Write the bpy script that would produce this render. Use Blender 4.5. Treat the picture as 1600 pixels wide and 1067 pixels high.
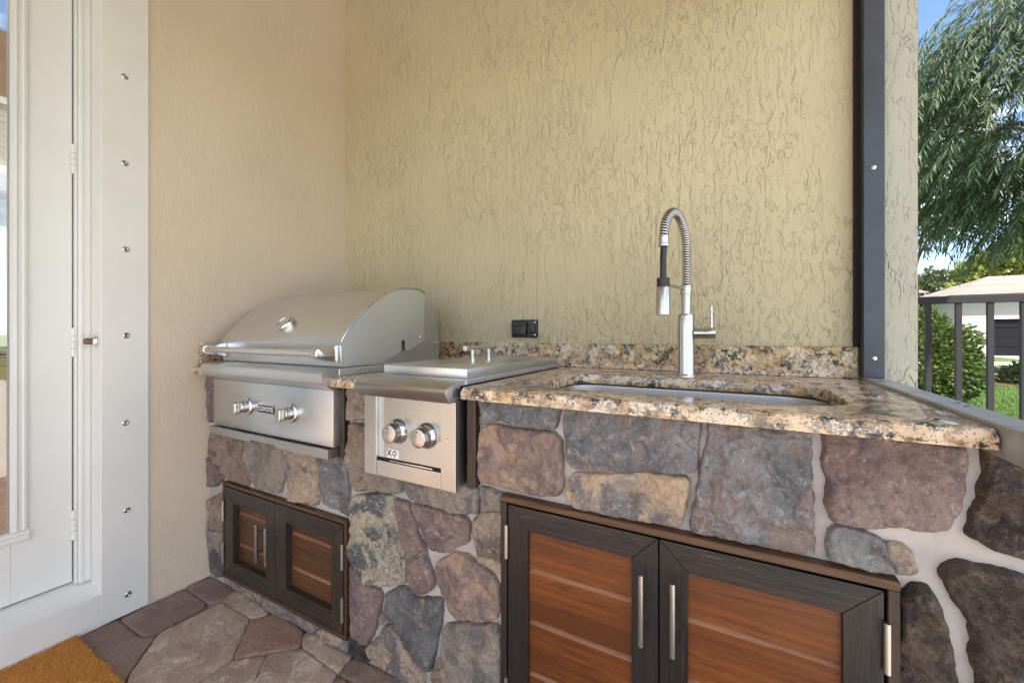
import bpy, bmesh, math, random
import numpy as np
from mathutils import Vector, noise
from mathutils.geometry import delaunay_2d_cdt
R = math.radians
for o in list(bpy.data.objects):
    bpy.data.objects.remove(o)
scene = bpy.context.scene
C = scene.collection

# ------------------------------------------------------------------ camera
TH, F, H = R(28.5), 635.0, 1.073
cam = bpy.data.cameras.new('camera')
cam.sensor_width = 36.0; cam.sensor_fit = 'HORIZONTAL'
cam.lens = 36.0*F/1600.0
cam.shift_y = -13.5/1600.0
cam.clip_start = 0.02; cam.clip_end = 3000
camo = bpy.data.objects.new('camera', cam); C.objects.link(camo)
camo.location = (0, 0, H); camo.rotation_euler = (R(90), 0, TH)
scene.camera = camo

# ------------------------------------------------------------------ world, sun, exposure
SUN_EL, SUN_AZ = 60.0, 158.0           # azimuth measured from +Y towards +X
w = bpy.data.worlds.new('World'); scene.world = w; w.use_nodes = True
nt = w.node_tree; nt.nodes.clear()
out = nt.nodes.new('ShaderNodeOutputWorld'); bg = nt.nodes.new('ShaderNodeBackground')
sky = nt.nodes.new('ShaderNodeTexSky'); sky.sky_type = 'NISHITA'; sky.sun_disc = False
sky.sun_elevation = R(SUN_EL); sky.sun_rotation = R(SUN_AZ)
sky.altitude = 1500; sky.air_density = 1.0; sky.dust_density = 0.1; sky.ozone_density = 2.5
tc = nt.nodes.new('ShaderNodeTexCoord')
mp = nt.nodes.new('ShaderNodeMapping'); mp.inputs['Scale'].default_value = (1.0, 1.0, 2.2)
mp.inputs['Location'].default_value = (5.9, 3.1, 0.2)
cn = nt.nodes.new('ShaderNodeTexNoise'); cn.inputs['Scale'].default_value = 3.2
cn.inputs['Detail'].default_value = 7; cn.inputs['Roughness'].default_value = 0.55
cr = nt.nodes.new('ShaderNodeValToRGB')
cr.color_ramp.elements[0].position = 0.45; cr.color_ramp.elements[1].position = 0.56
mx = nt.nodes.new('ShaderNodeMix'); mx.data_type = 'RGBA'
mx.inputs['B'].default_value = (8.0, 7.9, 7.7, 1)
nt.links.new(tc.outputs['Generated'], mp.inputs['Vector'])
nt.links.new(mp.outputs['Vector'], cn.inputs['Vector'])
nt.links.new(cn.outputs['Fac'], cr.inputs['Fac'])
nt.links.new(cr.outputs['Color'], mx.inputs['Factor'])
nt.links.new(sky.outputs['Color'], mx.inputs['A'])
nt.links.new(mx.outputs['Result'], bg.inputs['Color'])
bg.inputs['Strength'].default_value = 0.10
nt.links.new(bg.outputs['Background'], out.inputs['Surface'])

sun = bpy.data.lights.new('sun', 'SUN'); sun.energy = 4.0; sun.angle = R(0.6); sun.color = (1, 0.95, 0.87)
suno = bpy.data.objects.new('sun', sun); C.objects.link(suno)
sd = Vector((math.sin(R(SUN_AZ))*math.cos(R(SUN_EL)), math.cos(R(SUN_AZ))*math.cos(R(SUN_EL)), math.sin(R(SUN_EL))))
suno.rotation_euler = sd.to_track_quat('Z', 'Y').to_euler()
suno.location = sd*30

vs = scene.view_settings
vs.view_transform = 'Standard'; vs.look = 'None'; vs.gamma = 1.0; vs.use_curve_mapping = False
vs.exposure = 1.9
try:
    scene.cycles.max_bounces = 8; scene.cycles.diffuse_bounces = 5
    scene.cycles.glossy_bounces = 4; scene.cycles.caustics_reflective = False; scene.cycles.caustics_refractive = False
except Exception:
    pass

# ------------------------------------------------------------------ pixel -> place
cT, sT = math.cos(TH), math.sin(TH)
def ray(px, py):
    l = (px-800)/F; u = -(py-520)/F
    return (-sT+l*cT, cT+l*sT, u)
def onY(px, py, Y):
    d = ray(px, py); t = Y/d[1]; return (d[0]*t, Y, H+d[2]*t)
def onX(px, py, X):
    d = ray(px, py); t = X/d[0]; return (X, d[1]*t, H+d[2]*t)
def onZ(px, py, Z):
    d = ray(px, py); t = (Z-H)/d[2]; return (d[0]*t, d[1]*t, Z)

# ------------------------------------------------------------------ materials
class NT:
    def __init__(s, name):
        s.m = bpy.data.materials.new(name); s.m.use_nodes = True
        s.t = s.m.node_tree; s.b = s.t.nodes['Principled BSDF']
    def n(s, typ, **kw):
        nd = s.t.nodes.new('ShaderNode'+typ)
        for k, v in kw.items():
            if k in nd.inputs: s.set(nd.inputs[k], v)
            else: setattr(nd, k, v)
        return nd
    def set(s, sock, v):
        if isinstance(v, bpy.types.NodeSocket): s.t.links.new(v, sock)
        elif isinstance(v, (tuple, list)) and sock.type == 'RGBA' and len(v) == 3: sock.default_value = (*v, 1)
        else: sock.default_value = v
    def p(s, **kw):
        for k, v in kw.items(): s.set(s.b.inputs[k.replace('_', ' ')], v)
    def co(s, scale=(1, 1, 1), loc=(0, 0, 0), kind='Object', rnd=0.0):
        tcn = s.n('TexCoord'); v = tcn.outputs[kind]
        if rnd:
            oi = s.n('ObjectInfo')
            ad = s.n('VectorMath', operation='SCALE'); s.set(ad.inputs[0], (rnd, rnd*1.7, rnd*2.3)); s.set(ad.inputs['Scale'], oi.outputs['Random'])
            a2 = s.n('VectorMath', operation='ADD'); s.set(a2.inputs[0], v); s.set(a2.inputs[1], ad.outputs[0]); v = a2.outputs[0]
        return s.n('Mapping', Vector=v, Scale=scale, Location=loc).outputs[0]
    def noise(s, vec, scale, detail=3, rough=0.5, dist=0.0):
        return s.n('TexNoise', Vector=vec, Scale=scale, Detail=detail, Roughness=rough, Distortion=dist).outputs['Fac']
    def noisec(s, vec, scale, detail=3):
        return s.n('TexNoise', Vector=vec, Scale=scale, Detail=detail).outputs['Color']
    def ramp(s, fac, stops, interp='LINEAR'):
        r = s.n('ValToRGB', Fac=fac); cr = r.color_ramp; cr.interpolation = interp
        while len(cr.elements) < len(stops): cr.elements.new(0.5)
        for e, (pos, col) in zip(cr.elements, stops):
            e.position = pos; e.color = (*col, 1) if isinstance(col, tuple) else (col, col, col, 1)
        return r.outputs['Color']
    def mapr(s, v, a, b, c=0.0, d=1.0, smooth=True):
        m = s.n('MapRange', Value=v); m.interpolation_type = 'SMOOTHSTEP' if smooth else 'LINEAR'
        s.set(m.inputs['From Min'], a); s.set(m.inputs['From Max'], b); s.set(m.inputs['To Min'], c); s.set(m.inputs['To Max'], d)
        return m.outputs[0]
    def math(s, op, a, b=0.0):
        m = s.n('Math', operation=op); s.set(m.inputs[0], a); s.set(m.inputs[1], b); return m.outputs[0]
    def mix(s, f, a, b, mode='MIX'):
        m = s.n('Mix', data_type='RGBA', blend_type=mode); s.set(m.inputs['Factor'], f); s.set(m.inputs['A'], a); s.set(m.inputs['B'], b); return m.outputs['Result']
    def warp(s, vec, scale, amt):
        c = s.noisec(vec, scale, 1)
        a = s.n('VectorMath', operation='SUBTRACT'); s.set(a.inputs[0], c); s.set(a.inputs[1], (.5, .5, .5))
        b = s.n('VectorMath', operation='SCALE'); s.set(b.inputs[0], a.outputs[0]); s.set(b.inputs['Scale'], amt)
        d = s.n('VectorMath', operation='ADD'); s.set(d.inputs[0], vec); s.set(d.inputs[1], b.outputs[0])
        return d.outputs[0]
    def bump(s, h, dist=0.002, strength=1.0):
        bn = s.n('Bump', Height=h, Distance=dist, Strength=strength); s.p(Normal=bn.outputs[0]); return s

M = {}
def plain(name, col, rough=0.5, metal=0.0, bump=None, var=0.0, vscale=6.0):
    t = NT(name); t.p(Base_Color=col, Roughness=rough, Metallic=metal)
    v = t.co()
    if var:
        f = t.noise(v, vscale, 4, .6)
        t.p(Base_Color=t.mix(t.mapr(f, .3, .7), tuple(c*(1-var) for c in col), tuple(min(1, c*(1+var)) for c in col)))
    if bump: t.bump(t.noise(v, bump[0], 4, .6), bump[1])
    M[name] = t.m; return t

# stucco -------------------------------------------------------------
def stucco(name, col, plat=1.0, stri=1.0, loc=(0, 0, 0)):
    t = NT(name)
    v = t.co((1, 1, 1), loc)
    vs_ = t.co((1, 1, .33), loc)
    vw = t.warp(vs_, 9.0, 0.04)
    n1 = t.noise(vw, 19, 3.0, .6, .3)
    p1 = t.mapr(n1, .50, .525)
    n2 = t.noise(t.warp(vs_, 26, .016), 50, 2.5, .6, .4)
    p2 = t.mapr(n2, .53, .56)
    mask = t.mapr(t.noise(v, 2.6, 3), .42, .58)
    mask2 = t.mapr(t.noise(v, 3.4, 2, .5, .3), .48, .6)
    vl = t.co((1, 1, .07), loc)
    st = t.noise(vl, 75, 2, .6)
    st2 = t.mapr(t.noise(vl, 22, 2, .5), .55, .585)
    fine = t.noise(v, 320, 1, .6)
    h = t.math('MULTIPLY', p1, t.mapr(t.noise(v, 4.2, 3, .6), .44, .60, .05, 1.0))
    h = t.math('ADD', t.math('MULTIPLY', h, .62*plat), t.math('MULTIPLY', t.math('MULTIPLY', p2, t.mapr(mask, 0, 1, .3, 1.0)), .62*plat))
    h = t.math('ADD', h, t.math('MULTIPLY', t.math('MULTIPLY', st, t.mapr(t.noise(v, 1.9, 2), .40, .62, .15, 1.0)), .75*stri))
    h = t.math('ADD', h, t.math('MULTIPLY', t.math('MULTIPLY', st2, mask2), .35*stri))
    h = t.math('ADD', h, t.math('MULTIPLY', fine, .10))
    big = t.noise(v, 1.7, 3, .5)
    c = t.mix(t.mapr(big, .3, .7), tuple(x*.95 for x in col), tuple(x*1.03 for x in col))
    t.p(Base_Color=c, Roughness=.75)
    t.b.inputs['Specular IOR Level'].default_value = .3
    t.bump(h, .0058, 1.0)
    M[name] = t.m
stucco('stucco_back', (.585, .505, .335))
stucco('stucco_left', (.675, .568, .45), .10, .07, (5, 3, 1))
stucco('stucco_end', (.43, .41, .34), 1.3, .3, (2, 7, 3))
plain('white_trim', (.76, .755, .73), .45, bump=(160, .0006), var=.02)
plain('white_door', (.74, .745, .725), .38, bump=(90, .0003), var=.015)
plain('ceiling_paint', (.36, .365, .37), .7, bump=(60, .001), var=.02)
plain('gap_dark', (.01, .01, .01), .8)
plain('black_plastic', (.012, .012, .015), .35, bump=(300, .0002))
plain('rubber_brown', (.16, .11, .08), .6)
plain('hose_black', (.015, .015, .018), .4)
plain('alu_grey', (.058, .064, .076), .42, .35, bump=(400, .0002), var=.1, vscale=14)
plain('alu_sill', (.36, .38, .39), .38, .25, bump=(300, .0003), var=.15, vscale=18)
plain('fence_metal', (.022, .021, .024), .7, .0).b.inputs['Specular IOR Level'].default_value = .2
plain('badge_black', (.012, .012, .013), .3)
plain('badge_white', (.8, .8, .78), .4)
plain('logo_red', (.5, .03, .03), .4)

def steel(name, col=(.66, .685, .715), rough=.31, axis=0, grain=1.0):
    t = NT(name)
    sc = [1, 1, 1]; sc[axis] = .02
    v = t.co(tuple(sc))
    g = t.noise(v, 1100, 2, .6)
    bigv = t.co((1, 1, 1))
    sm = t.noise(bigv, 7, 4, .6)
    t.p(Metallic=1.0, Base_Color=t.mix(t.mapr(g, .3, .7), tuple(c*.96 for c in col), tuple(min(1, c*1.03) for c in col)))
    r = t.math('ADD', t.mapr(sm, .3, .75, rough-.02, rough+.04), t.mapr(g, .3, .7, -.02, .02))
    t.p(Roughness=r)
    h = t.math('MULTIPLY', g, grain)
    t.bump(h, .00002, .5)
    M[name] = t.m
steel('steel_x', axis=0)
steel('steel_y', (.67, .69, .72), .44, 1)
steel('steel_z', axis=2)
steel('steel_rear', (.52, .52, .515), .42, 1)
steel('steel_sink', (.43, .42, .40), .40, 0)
steel('steel_warm', (.50, .50, .49), .30, 0, .5)
steel('nickel', (.50, .495, .48), .24, 2, .3)
steel('chrome', (.66, .66, .65), .12, 2, .1)
steel('hinge_metal', (.55, .52, .48), .36, 2, .6)
steel('screw_metal', (.55, .55, .55), .25, 2, .2)

# granite ------------------------------------------------------------
def granite():
    t = NT('granite')
    v = t.co(); vw = t.warp(t.warp(v, 30, .022), 110, .006)
    vo = t.n('TexVoronoi', Vector=vw, Scale=30.0, Randomness=1.0)
    cellr = t.n('SeparateColor', Color=vo.outputs['Color']).outputs[0]
    base = t.ramp(cellr, [(0, (.50, .30, .15)), (.3, (.62, .42, .24)), (.6, (.72, .53, .34)), (.85, (.78, .65, .50)), (1, (.56, .42, .30))])
    fl = t.noise(v, 190, 5, .75)
    base = t.mix(t.mapr(fl, .42, .70, 0, .4), base, (.74, .62, .47))
    base = t.mix(t.mapr(t.noise(v, 95, 4, .7), .54, .66, 0, .6), base, (.30, .17, .08))
    # dark mineral clusters between the crystals
    edm = t.mapr(vo.outputs['Distance'], .35, .75)
    clus = t.mapr(t.noise(t.warp(v, 20, .03), 27, 4, .65, .4), .43, .54)
    dk = t.math('MULTIPLY', t.mapr(t.noise(t.warp(v, 70, .012), 95, 5, .7), .44, .50), clus)
    base = t.mix(t.math('MULTIPLY', dk, t.mapr(edm, 0, 1, .55, 1.0)), base, (.03, .027, .028))
    gr = t.math('MULTIPLY', t.mapr(t.noise(v, 62, 4, .65), .56, .63), t.mapr(clus, 0, 1, .1, .8))
    base = t.mix(gr, base, (.20, .19, .19))
    spk2 = t.mapr(t.noise(v, 230, 3, .6), .59, .63)
    base = t.mix(t.math('MULTIPLY', spk2, .85), base, (.025, .022, .024))
    t.p(Base_Color=base, Roughness=t.mapr(fl, .3, .7, .06, .13))
    t.b.inputs['Specular IOR Level'].default_value = .6
    M['granite'] = t.m
granite()

# natural stone -------------------------------------------------------
def stone_mat(name, a, b, c, spk=(.02, .02, .022), spa=.25, s=1.0, fleck=1.0):
    t = NT(name)
    v = t.co(rnd=9.0); vw = t.warp(v, 8, .08)
    n1 = t.noise(vw, 7*s, 3, .6, .3); n2 = t.noise(vw, 11*s, 3, .6, .6); n3 = t.noise(v, 75*s, 4, .75)
    a, b, c = [tuple((x*.84+sum(q)/3*.16)*1.52 for x in q) for q in (a, b, c)]
    base = t.mix(t.mapr(n1, .42, .58), a, b)
    base = t.mix(t.mapr(n2, .50, .60), base, c)
    base = t.mix(t.mapr(t.noise(vw, 19*s, 5, .7, .5), .55, .66, 0, .55*fleck), base, (.30, .235, .18))
    base = t.mix(t.mapr(n3, .50, .68, 0, spa), base, spk)
    base = t.mix(t.mapr(t.noise(t.warp(v, 30, .03), 48, 5, .75, 1.0), .55, .66, 0, .6), base, tuple(min(1, x*1.75+.02) for x in b))
    base = t.mix(t.mapr(t.noise(v, 150, 3, .7), .60, .72, 0, .5), base, tuple(min(1, x*2.2+.04) for x in b))
    t.p(Base_Color=base, Roughness=t.mapr(n3, .3, .7, .38, .68))
    t.b.inputs['Specular IOR Level'].default_value = .4
    cle = t.noise(t.co((1, 1, 1.3), rnd=9.0), 30, 5, .72, 1.2)
    h = t.math('ADD', t.math('MULTIPLY', n3, .55), t.math('MULTIPLY', t.noise(v, 230, 2, .7), .28))
    h = t.math('ADD', h, cle)
    t.bump(h, .009, .9)
    M[name] = t.m
stone_mat('st_plum', (.135, .085, .078), (.175, .118, .105), (.105, .072, .075))
stone_mat('st_brown', (.165, .108, .075), (.20, .145, .11), (.10, .072, .06))
stone_mat('st_pinkbrown', (.20, .135, .105), (.145, .095, .088), (.27, .175, .115))
stone_mat('st_greytan', (.20, .165, .13), (.155, .125, .105), (.115, .10, .095))
stone_mat('st_tan', (.29, .21, .14), (.22, .165, .125), (.115, .10, .10), spa=.35)
stone_mat('st_orange', (.345, .235, .145), (.20, .165, .14), (.13, .115, .115), spa=.3)
stone_mat('st_bluegrey', (.115, .115, .122), (.155, .15, .145), (.085, .07, .078), spa=.35)
stone_mat('st_slate', (.095, .092, .10), (.165, .15, .155), (.15, .112, .10), spa=.3)
stone_mat('st_dark', (.062, .06, .062), (.105, .10, .10), (.085, .065, .062), spa=.3)
stone_mat('st_mottle', (.31, .255, .17), (.24, .21, .16), (.075, .075, .08), spa=.75, s=.9)
stone_mat('st_darkbrown', (.034, .021, .015), (.052, .034, .022), (.022, .014, .012), spa=.3, fleck=.3)  # dark brown stone, with the shade of the right corner put into its colour
t = NT('mortar'); v = t.co()
t.p(Base_Color=t.mix(t.mapr(t.noise(v, 9, 4), .35, .65), (.40, .355, .33), (.53, .48, .455)), Roughness=.9)
t.bump(t.math('ADD', t.math('MULTIPLY', t.noise(v, 420, 3, .7), .4), t.noise(v, 28, 3)), .004, .7); M['mortar'] = t.m

def paver_mat(name, a, b, c):
    t = NT(name); v = t.co(rnd=5.0)
    n1 = t.noise(t.warp(v, 6, .1), 6, 5, .65, .4); n2 = t.noise(v, 60, 5, .7); n3 = t.noise(v, 14, 5, .75, .8)
    a, b, c = [tuple(x*1.75 for x in q) for q in (a, b, c)]
    base = t.mix(t.mapr(n1, .38, .62), a, b)
    base = t.mix(t.mapr(n3, .53, .64, 0, .85), base, c)
    base = t.mix(t.mapr(n2, .55, .72, 0, .35), base, tuple(x*.5 for x in a))
    base = t.mix(t.mapr(t.noise(v, 190, 2), .68, .74, 0, .8), base, (.6, .56, .5))
    t.p(Base_Color=base, Roughness=.78)
    t.bump(t.math('ADD', t.math('MULTIPLY', t.noise(v, 260, 4, .7), .5), t.math('MULTIPLY', t.noise(v, 30, 5, .65), 1.2)), .010, .9)
    M[name] = t.m
paver_mat('paver_brown', (.150, .098, .080), (.185, .128, .108), (.13, .085, .07))
paver_mat('paver_light', (.30, .225, .178), (.24, .168, .135), (.42, .36, .30))
paver_mat('paver_red', (.185, .105, .078), (.215, .130, .10), (.25, .17, .135))
plain('joint_sand', (.26, .23, .20), .95, bump=(300, .002), var=.2, vscale=40)
plain('deck_pale', (.43, .405, .37), .85, bump=(60, .002), var=.08, vscale=3)

# wood -----------------------------------------------------------------
def wood(name, a, b, c, axis=0, rough=.38, grain=1.0, light=None, lamt=0.0):
    t = NT(name)
    sc = [1, 1, 1]; sc[axis] = .07
    v = t.co(tuple(sc), rnd=7.0)
    vw = t.warp(v, 7, .10)
    ring = t.n('TexWave', Vector=vw, wave_type='BANDS', bands_direction=('Z' if axis == 0 else 'X'), Scale=16.0, Distortion=9.0, Detail=3.0)
    ring.inputs['Detail Scale'].default_value = 1.2
    g = t.noise(vw, 130, 4, .7); big = t.noise(vw, 9, 3, .5)
    base = t.mix(t.mapr(ring.outputs['Fac'], .2, .8), a, b)
    base = t.mix(t.mapr(big, .42, .66, 0, .8), base, c)
    base = t.mix(t.mapr(g, .48, .68, 0, .55), base, tuple(x*.35 for x in c))
    if light is not None:
        vf = [1, 1, 1]; vf[axis] = .03
        lf = t.mapr(t.noise(t.co(tuple(vf), rnd=7.0), 230, 3, .7), .57, .66)
        lf = t.math('MULTIPLY', lf, t.mapr(t.noise(t.co(rnd=7.0), 14, 3, .6), .42, .65, .1, 1))
        base = t.mix(t.math('MULTIPLY', lf, lamt), base, light)
    t.p(Base_Color=base, Roughness=t.mapr(g, .3, .7, rough-.06, rough+.12))
    t.bump(g, .0016*grain, .7)
    M[name] = t.m
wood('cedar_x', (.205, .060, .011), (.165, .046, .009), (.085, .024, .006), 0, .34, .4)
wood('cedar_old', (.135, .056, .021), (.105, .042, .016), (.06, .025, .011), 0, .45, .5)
wood('cedar_lit', (.36, .17, .085), (.30, .135, .065), (.22, .09, .045), 0, .40, .4)  # paler cedar: light and sheen on the top bevels, put into the colour
wood('wenge_x', (.016, .0125, .012), (.022, .016, .014), (.011, .009, .009), 0, .36, 1.2, (.16, .10, .065), .55)
wood('wenge_z', (.016, .0125, .012), (.022, .016, .014), (.011, .009, .009), 2, .36, 1.2, (.13, .08, .055), .35)
wood('brownwood_x', (.034, .025, .018), (.046, .033, .023), (.025, .018, .014), 0, .42, .8, (.12, .08, .055), .3)
wood('brownwood_z', (.034, .025, .018), (.046, .033, .023), (.025, .018, .014), 2, .42, .8, (.12, .08, .055), .3)
wood('trim_x', (.12, .058, .024), (.085, .040, .018), (.05, .024, .012), 0, .45, .6, (.26, .14, .06), .4)
wood('trim_z', (.10, .050, .023), (.075, .036, .017), (.045, .022, .012), 2, .45, .6, (.20, .12, .06), .25)
wood('trimdark_z', (.050, .026, .017), (.038, .020, .013), (.024, .013, .010), 2, .45, .8)

t = NT('coir'); v = t.co()
t.p(Base_Color=t.mix(t.noise(v, 70, 4, .7), (.55, .24, .05), (.72, .36, .09)), Roughness=.9); M['coir'] = t.m

# outdoors ---------------------------------------------------------------
t = NT('lawn'); v = t.co()
g = t.mix(t.mapr(t.noise(v, 1.3, 4, .6), .35, .65), (.052, .105, .012), (.085, .155, .022))
g = t.mix(t.mapr(t.noise(v, 26, 4, .8), .45, .7), g, (.028, .06, .010))
t.p(Base_Color=g, Roughness=.85); t.bump(t.noise(v, 60, 4, .8), .05, .8); M['lawn'] = t.m
plain('concrete', (.52, .50, .47), .85, bump=(20, .01), var=.06, vscale=1.5)
plain('drive', (.36, .34, .33), .85, var=.08, vscale=1.0)
plain('mulch', (.13, .045, .026), .95, bump=(30, .03), var=.4, vscale=14)
plain('house_paint', (.36, .35, .33), .8, bump=(9, .006), var=.03)
plain('house_white', (.72, .72, .72), .6)
plain('garage_dark', (.008, .008, .010), .6).b.inputs['Specular IOR Level'].default_value = .15
plain('house_brown', (.14, .10, .085), .7)
t = NT('roof_tile'); v = t.co()
wv = t.n('TexWave', Vector=v, wave_type='BANDS', bands_direction='Z', Scale=.62, Distortion=.15).outputs['Fac']
vt = t.n('TexVoronoi', Vector=t.co((2.2, 2.2, 4.5)), Scale=1.0)
c0 = t.mix(t.n('SeparateColor', Color=vt.outputs['Color']).outputs[0], (.165, .125, .105), (.22, .18, .155))
t.p(Base_Color=t.mix(t.mapr(wv, .0, .25), (.16, .12, .10), c0), Roughness=.8); t.bump(wv, .06, .8); M['roof_tile'] = t.m
def leaf(name, a, b, trans=.25):
    t = NT(name)
    t.p(Base_Color=t.mix(t.mapr(t.noise(t.co(), 1.8, 3, .6), .35, .65), a, b), Roughness=.55)
    t.b.inputs['Transmission Weight'].default_value = 0
    tr = t.n('BsdfTranslucent', Color=b); ms = t.n('MixShader', Fac=trans)
    t.t.links.new(t.b.outputs[0], ms.inputs[1]); t.t.links.new(tr.outputs[0], ms.inputs[2])
    t.t.links.new(ms.outputs[0], t.t.nodes['Material Output'].inputs['Surface']); M[name] = t.m
leaf('leaf_tree', (.05, .082, .04), (.085, .125, .055), .35)
leaf('leaf_far', (.055, .075, .030), (.09, .105, .045))
leaf('leaf_bush', (.030, .062, .012), (.085, .125, .022))
leaf('leaf_yellow', (.10, .14, .02), (.16, .19, .03))
leaf('grass_blade', (.05, .11, .012), (.10, .18, .025), .3)
plain('bark', (.10, .075, .055), .9, bump=(18, .02), var=.3, vscale=9)
plain('room_wall', (.20, .105, .045), .7, var=.1)
plain('room_floor', (.11, .07, .05), .4, var=.2)
plain('blind_white', (.75, .74, .72), .5)
t = NT('pane'); t.p(Base_Color=(.8, .85, .84), Roughness=.02, Metallic=0.0)
gl = t.n('BsdfGlossy', Roughness=.02, Color=(1, 1, 1)); tp = t.n('BsdfTransparent', Color=(.86, .88, .87)); fr = t.n('Fresnel', IOR=1.6)
ms = t.n('MixShader', Fac=t.math('ADD', t.math('MULTIPLY', fr.outputs[0], 1.2), .08))
t.t.links.new(tp.outputs[0], ms.inputs[1]); t.t.links.new(gl.outputs[0], ms.inputs[2])
t.t.links.new(ms.outputs[0], t.t.nodes['Material Output'].inputs['Surface']); M['pane'] = t.m

# ------------------------------------------------------------------ building helpers
def tag(o, label=None, cat=None, group=None, kind=None):
    if label: o['label'] = label
    if cat: o['category'] = cat
    if group: o['group'] = group
    if kind: o['kind'] = kind
    return o
def thing(name, label, cat, loc=(0, 0, 0), group=None):
    o = bpy.data.objects.new(name, None); C.objects.link(o); o.location = loc; o.empty_display_size = .1
    return tag(o, label, cat, group)
def attach(o, parent):
    off = Vector((0, 0, 0)); p = parent
    while p is not None: off += Vector(p.location); p = p.parent
    o.parent = parent; o.location = Vector(o.location) - off
def link(name, me, mat, parent=None, smooth=False):
    o = bpy.data.objects.new(name, me); C.objects.link(o)
    if mat: me.materials.append(M[mat] if isinstance(mat, str) else mat)
    if smooth: me.polygons.foreach_set('use_smooth', [True]*len(me.polygons))
    if parent is not None: attach(o, parent)
    return o
def sharp(o, ang=35):
    me = o.data; bm = bmesh.new(); bm.from_mesh(me)
    for e in bm.edges:
        if len(e.link_faces) == 2 and e.calc_face_angle(0) > R(ang): e.smooth = False
    for f in bm.faces: f.smooth = True
    bm.to_mesh(me); bm.free(); return o
class MB:
    def __init__(s): s.bm = bmesh.new()
    def box(s, x0, x1, y0, y1, z0, z1, bev=0.0, seg=1):
        b = bmesh.new(); bmesh.ops.create_cube(b, size=1)
        for v in b.verts: v.co = Vector((x0+(v.co.x+.5)*(x1-x0), y0+(v.co.y+.5)*(y1-y0), z0+(v.co.z+.5)*(z1-z0)))
        if bev: bmesh.ops.bevel(b, geom=b.edges[:], offset=bev, segments=seg, affect='EDGES', profile=.5)
        return s.add(b)
    def add(s, b):
        me = bpy.data.meshes.new('tmp'); b.to_mesh(me); b.free(); s.bm.from_mesh(me); bpy.data.meshes.remove(me); return s
    def prism(s, pts, off, bev=0.0):
        b = bmesh.new(); vs_ = [b.verts.new(p) for p in pts]; f = b.faces.new(vs_)
        r = bmesh.ops.extrude_face_region(b, geom=[f]); off = Vector(off)
        for g in r['geom']:
            if isinstance(g, bmesh.types.BMVert): g.co += off
        bmesh.ops.recalc_face_normals(b, faces=b.faces[:])
        if bev: bmesh.ops.bevel(b, geom=b.edges[:], offset=bev, segments=2, affect='EDGES', profile=.5)
        return s.add(b)
    def tube(s, pts, r, n=12, cap=True):
        pts = [Vector(p) for p in pts]; rs = r if isinstance(r, (list, tuple)) else [r]*len(pts)
        b = s.bm; rings = []; up = None
        for i, p in enumerate(pts):
            d = (pts[min(i+1, len(pts)-1)]-pts[max(i-1, 0)])
            d = d.normalized() if d.length > 1e-9 else Vector((0, 0, 1))
            if up is None:
                up = Vector((0, 0, 1)) if abs(d.z) < .9 else Vector((1, 0, 0))
            a = (up - d*up.dot(d)).normalized(); up = a; c = d.cross(a)
            rings.append([b.verts.new(p+(a*math.cos(2*math.pi*k/n)+c*math.sin(2*math.pi*k/n))*rs[i]) for k in range(n)])
        for i in range(len(rings)-1):
            for k in range(n):
                b.faces.new((rings[i][k], rings[i][(k+1) % n], rings[i+1][(k+1) % n], rings[i+1][k]))
        if cap:
            b.faces.new(rings[0][::-1]); b.faces.new(rings[-1])
        return s
    def lathe(s, base, axis, prof, n=24):
        base = Vector(base); axis = Vector(axis).normalized()
        return s.tube_prof(base, axis, prof, n)
    def tube_prof(s, base, axis, prof, n):
        up = Vector((0, 0, 1)) if abs(axis.z) < .9 else Vector((1, 0, 0))
        a = (up-axis*up.dot(axis)).normalized(); c = axis.cross(a); b = s.bm; rings = []
        for (h, r) in prof:
            rings.append([b.verts.new(base+axis*h+(a*math.cos(2*math.pi*k/n)+c*math.sin(2*math.pi*k/n))*max(r, 1e-5)) for k in range(n)])
        for i in range(len(rings)-1):
            for k in range(n):
                b.faces.new((rings[i][k], rings[i][(k+1) % n], rings[i+1][(k+1) % n], rings[i+1][k]))
        b.faces.new(rings[0][::-1]); b.faces.new(rings[-1]); return s
    def build(s, name, mat, parent=None, smooth=False, ang=35):
        bmesh.ops.recalc_face_normals(s.bm, faces=s.bm.faces[:])
        me = bpy.data.meshes.new(name); s.bm.to_mesh(me); s.bm.free()
        o = link(name, me, mat, parent)
        if smooth: sharp(o, ang)
        return o
def BOX(name, mat, parent, x0, x1, y0, y1, z0, z1, bev=0.0, seg=1):
    return MB().box(x0, x1, y0, y1, z0, z1, bev, seg).build(name, mat, parent, smooth=bool(bev and seg > 1))
def pydata(name, verts, faces, mat, parent=None, smooth=False):
    me = bpy.data.meshes.new(name); me.from_pydata(verts, [], faces); me.update()
    return link(name, me, mat, parent, smooth)

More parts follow.
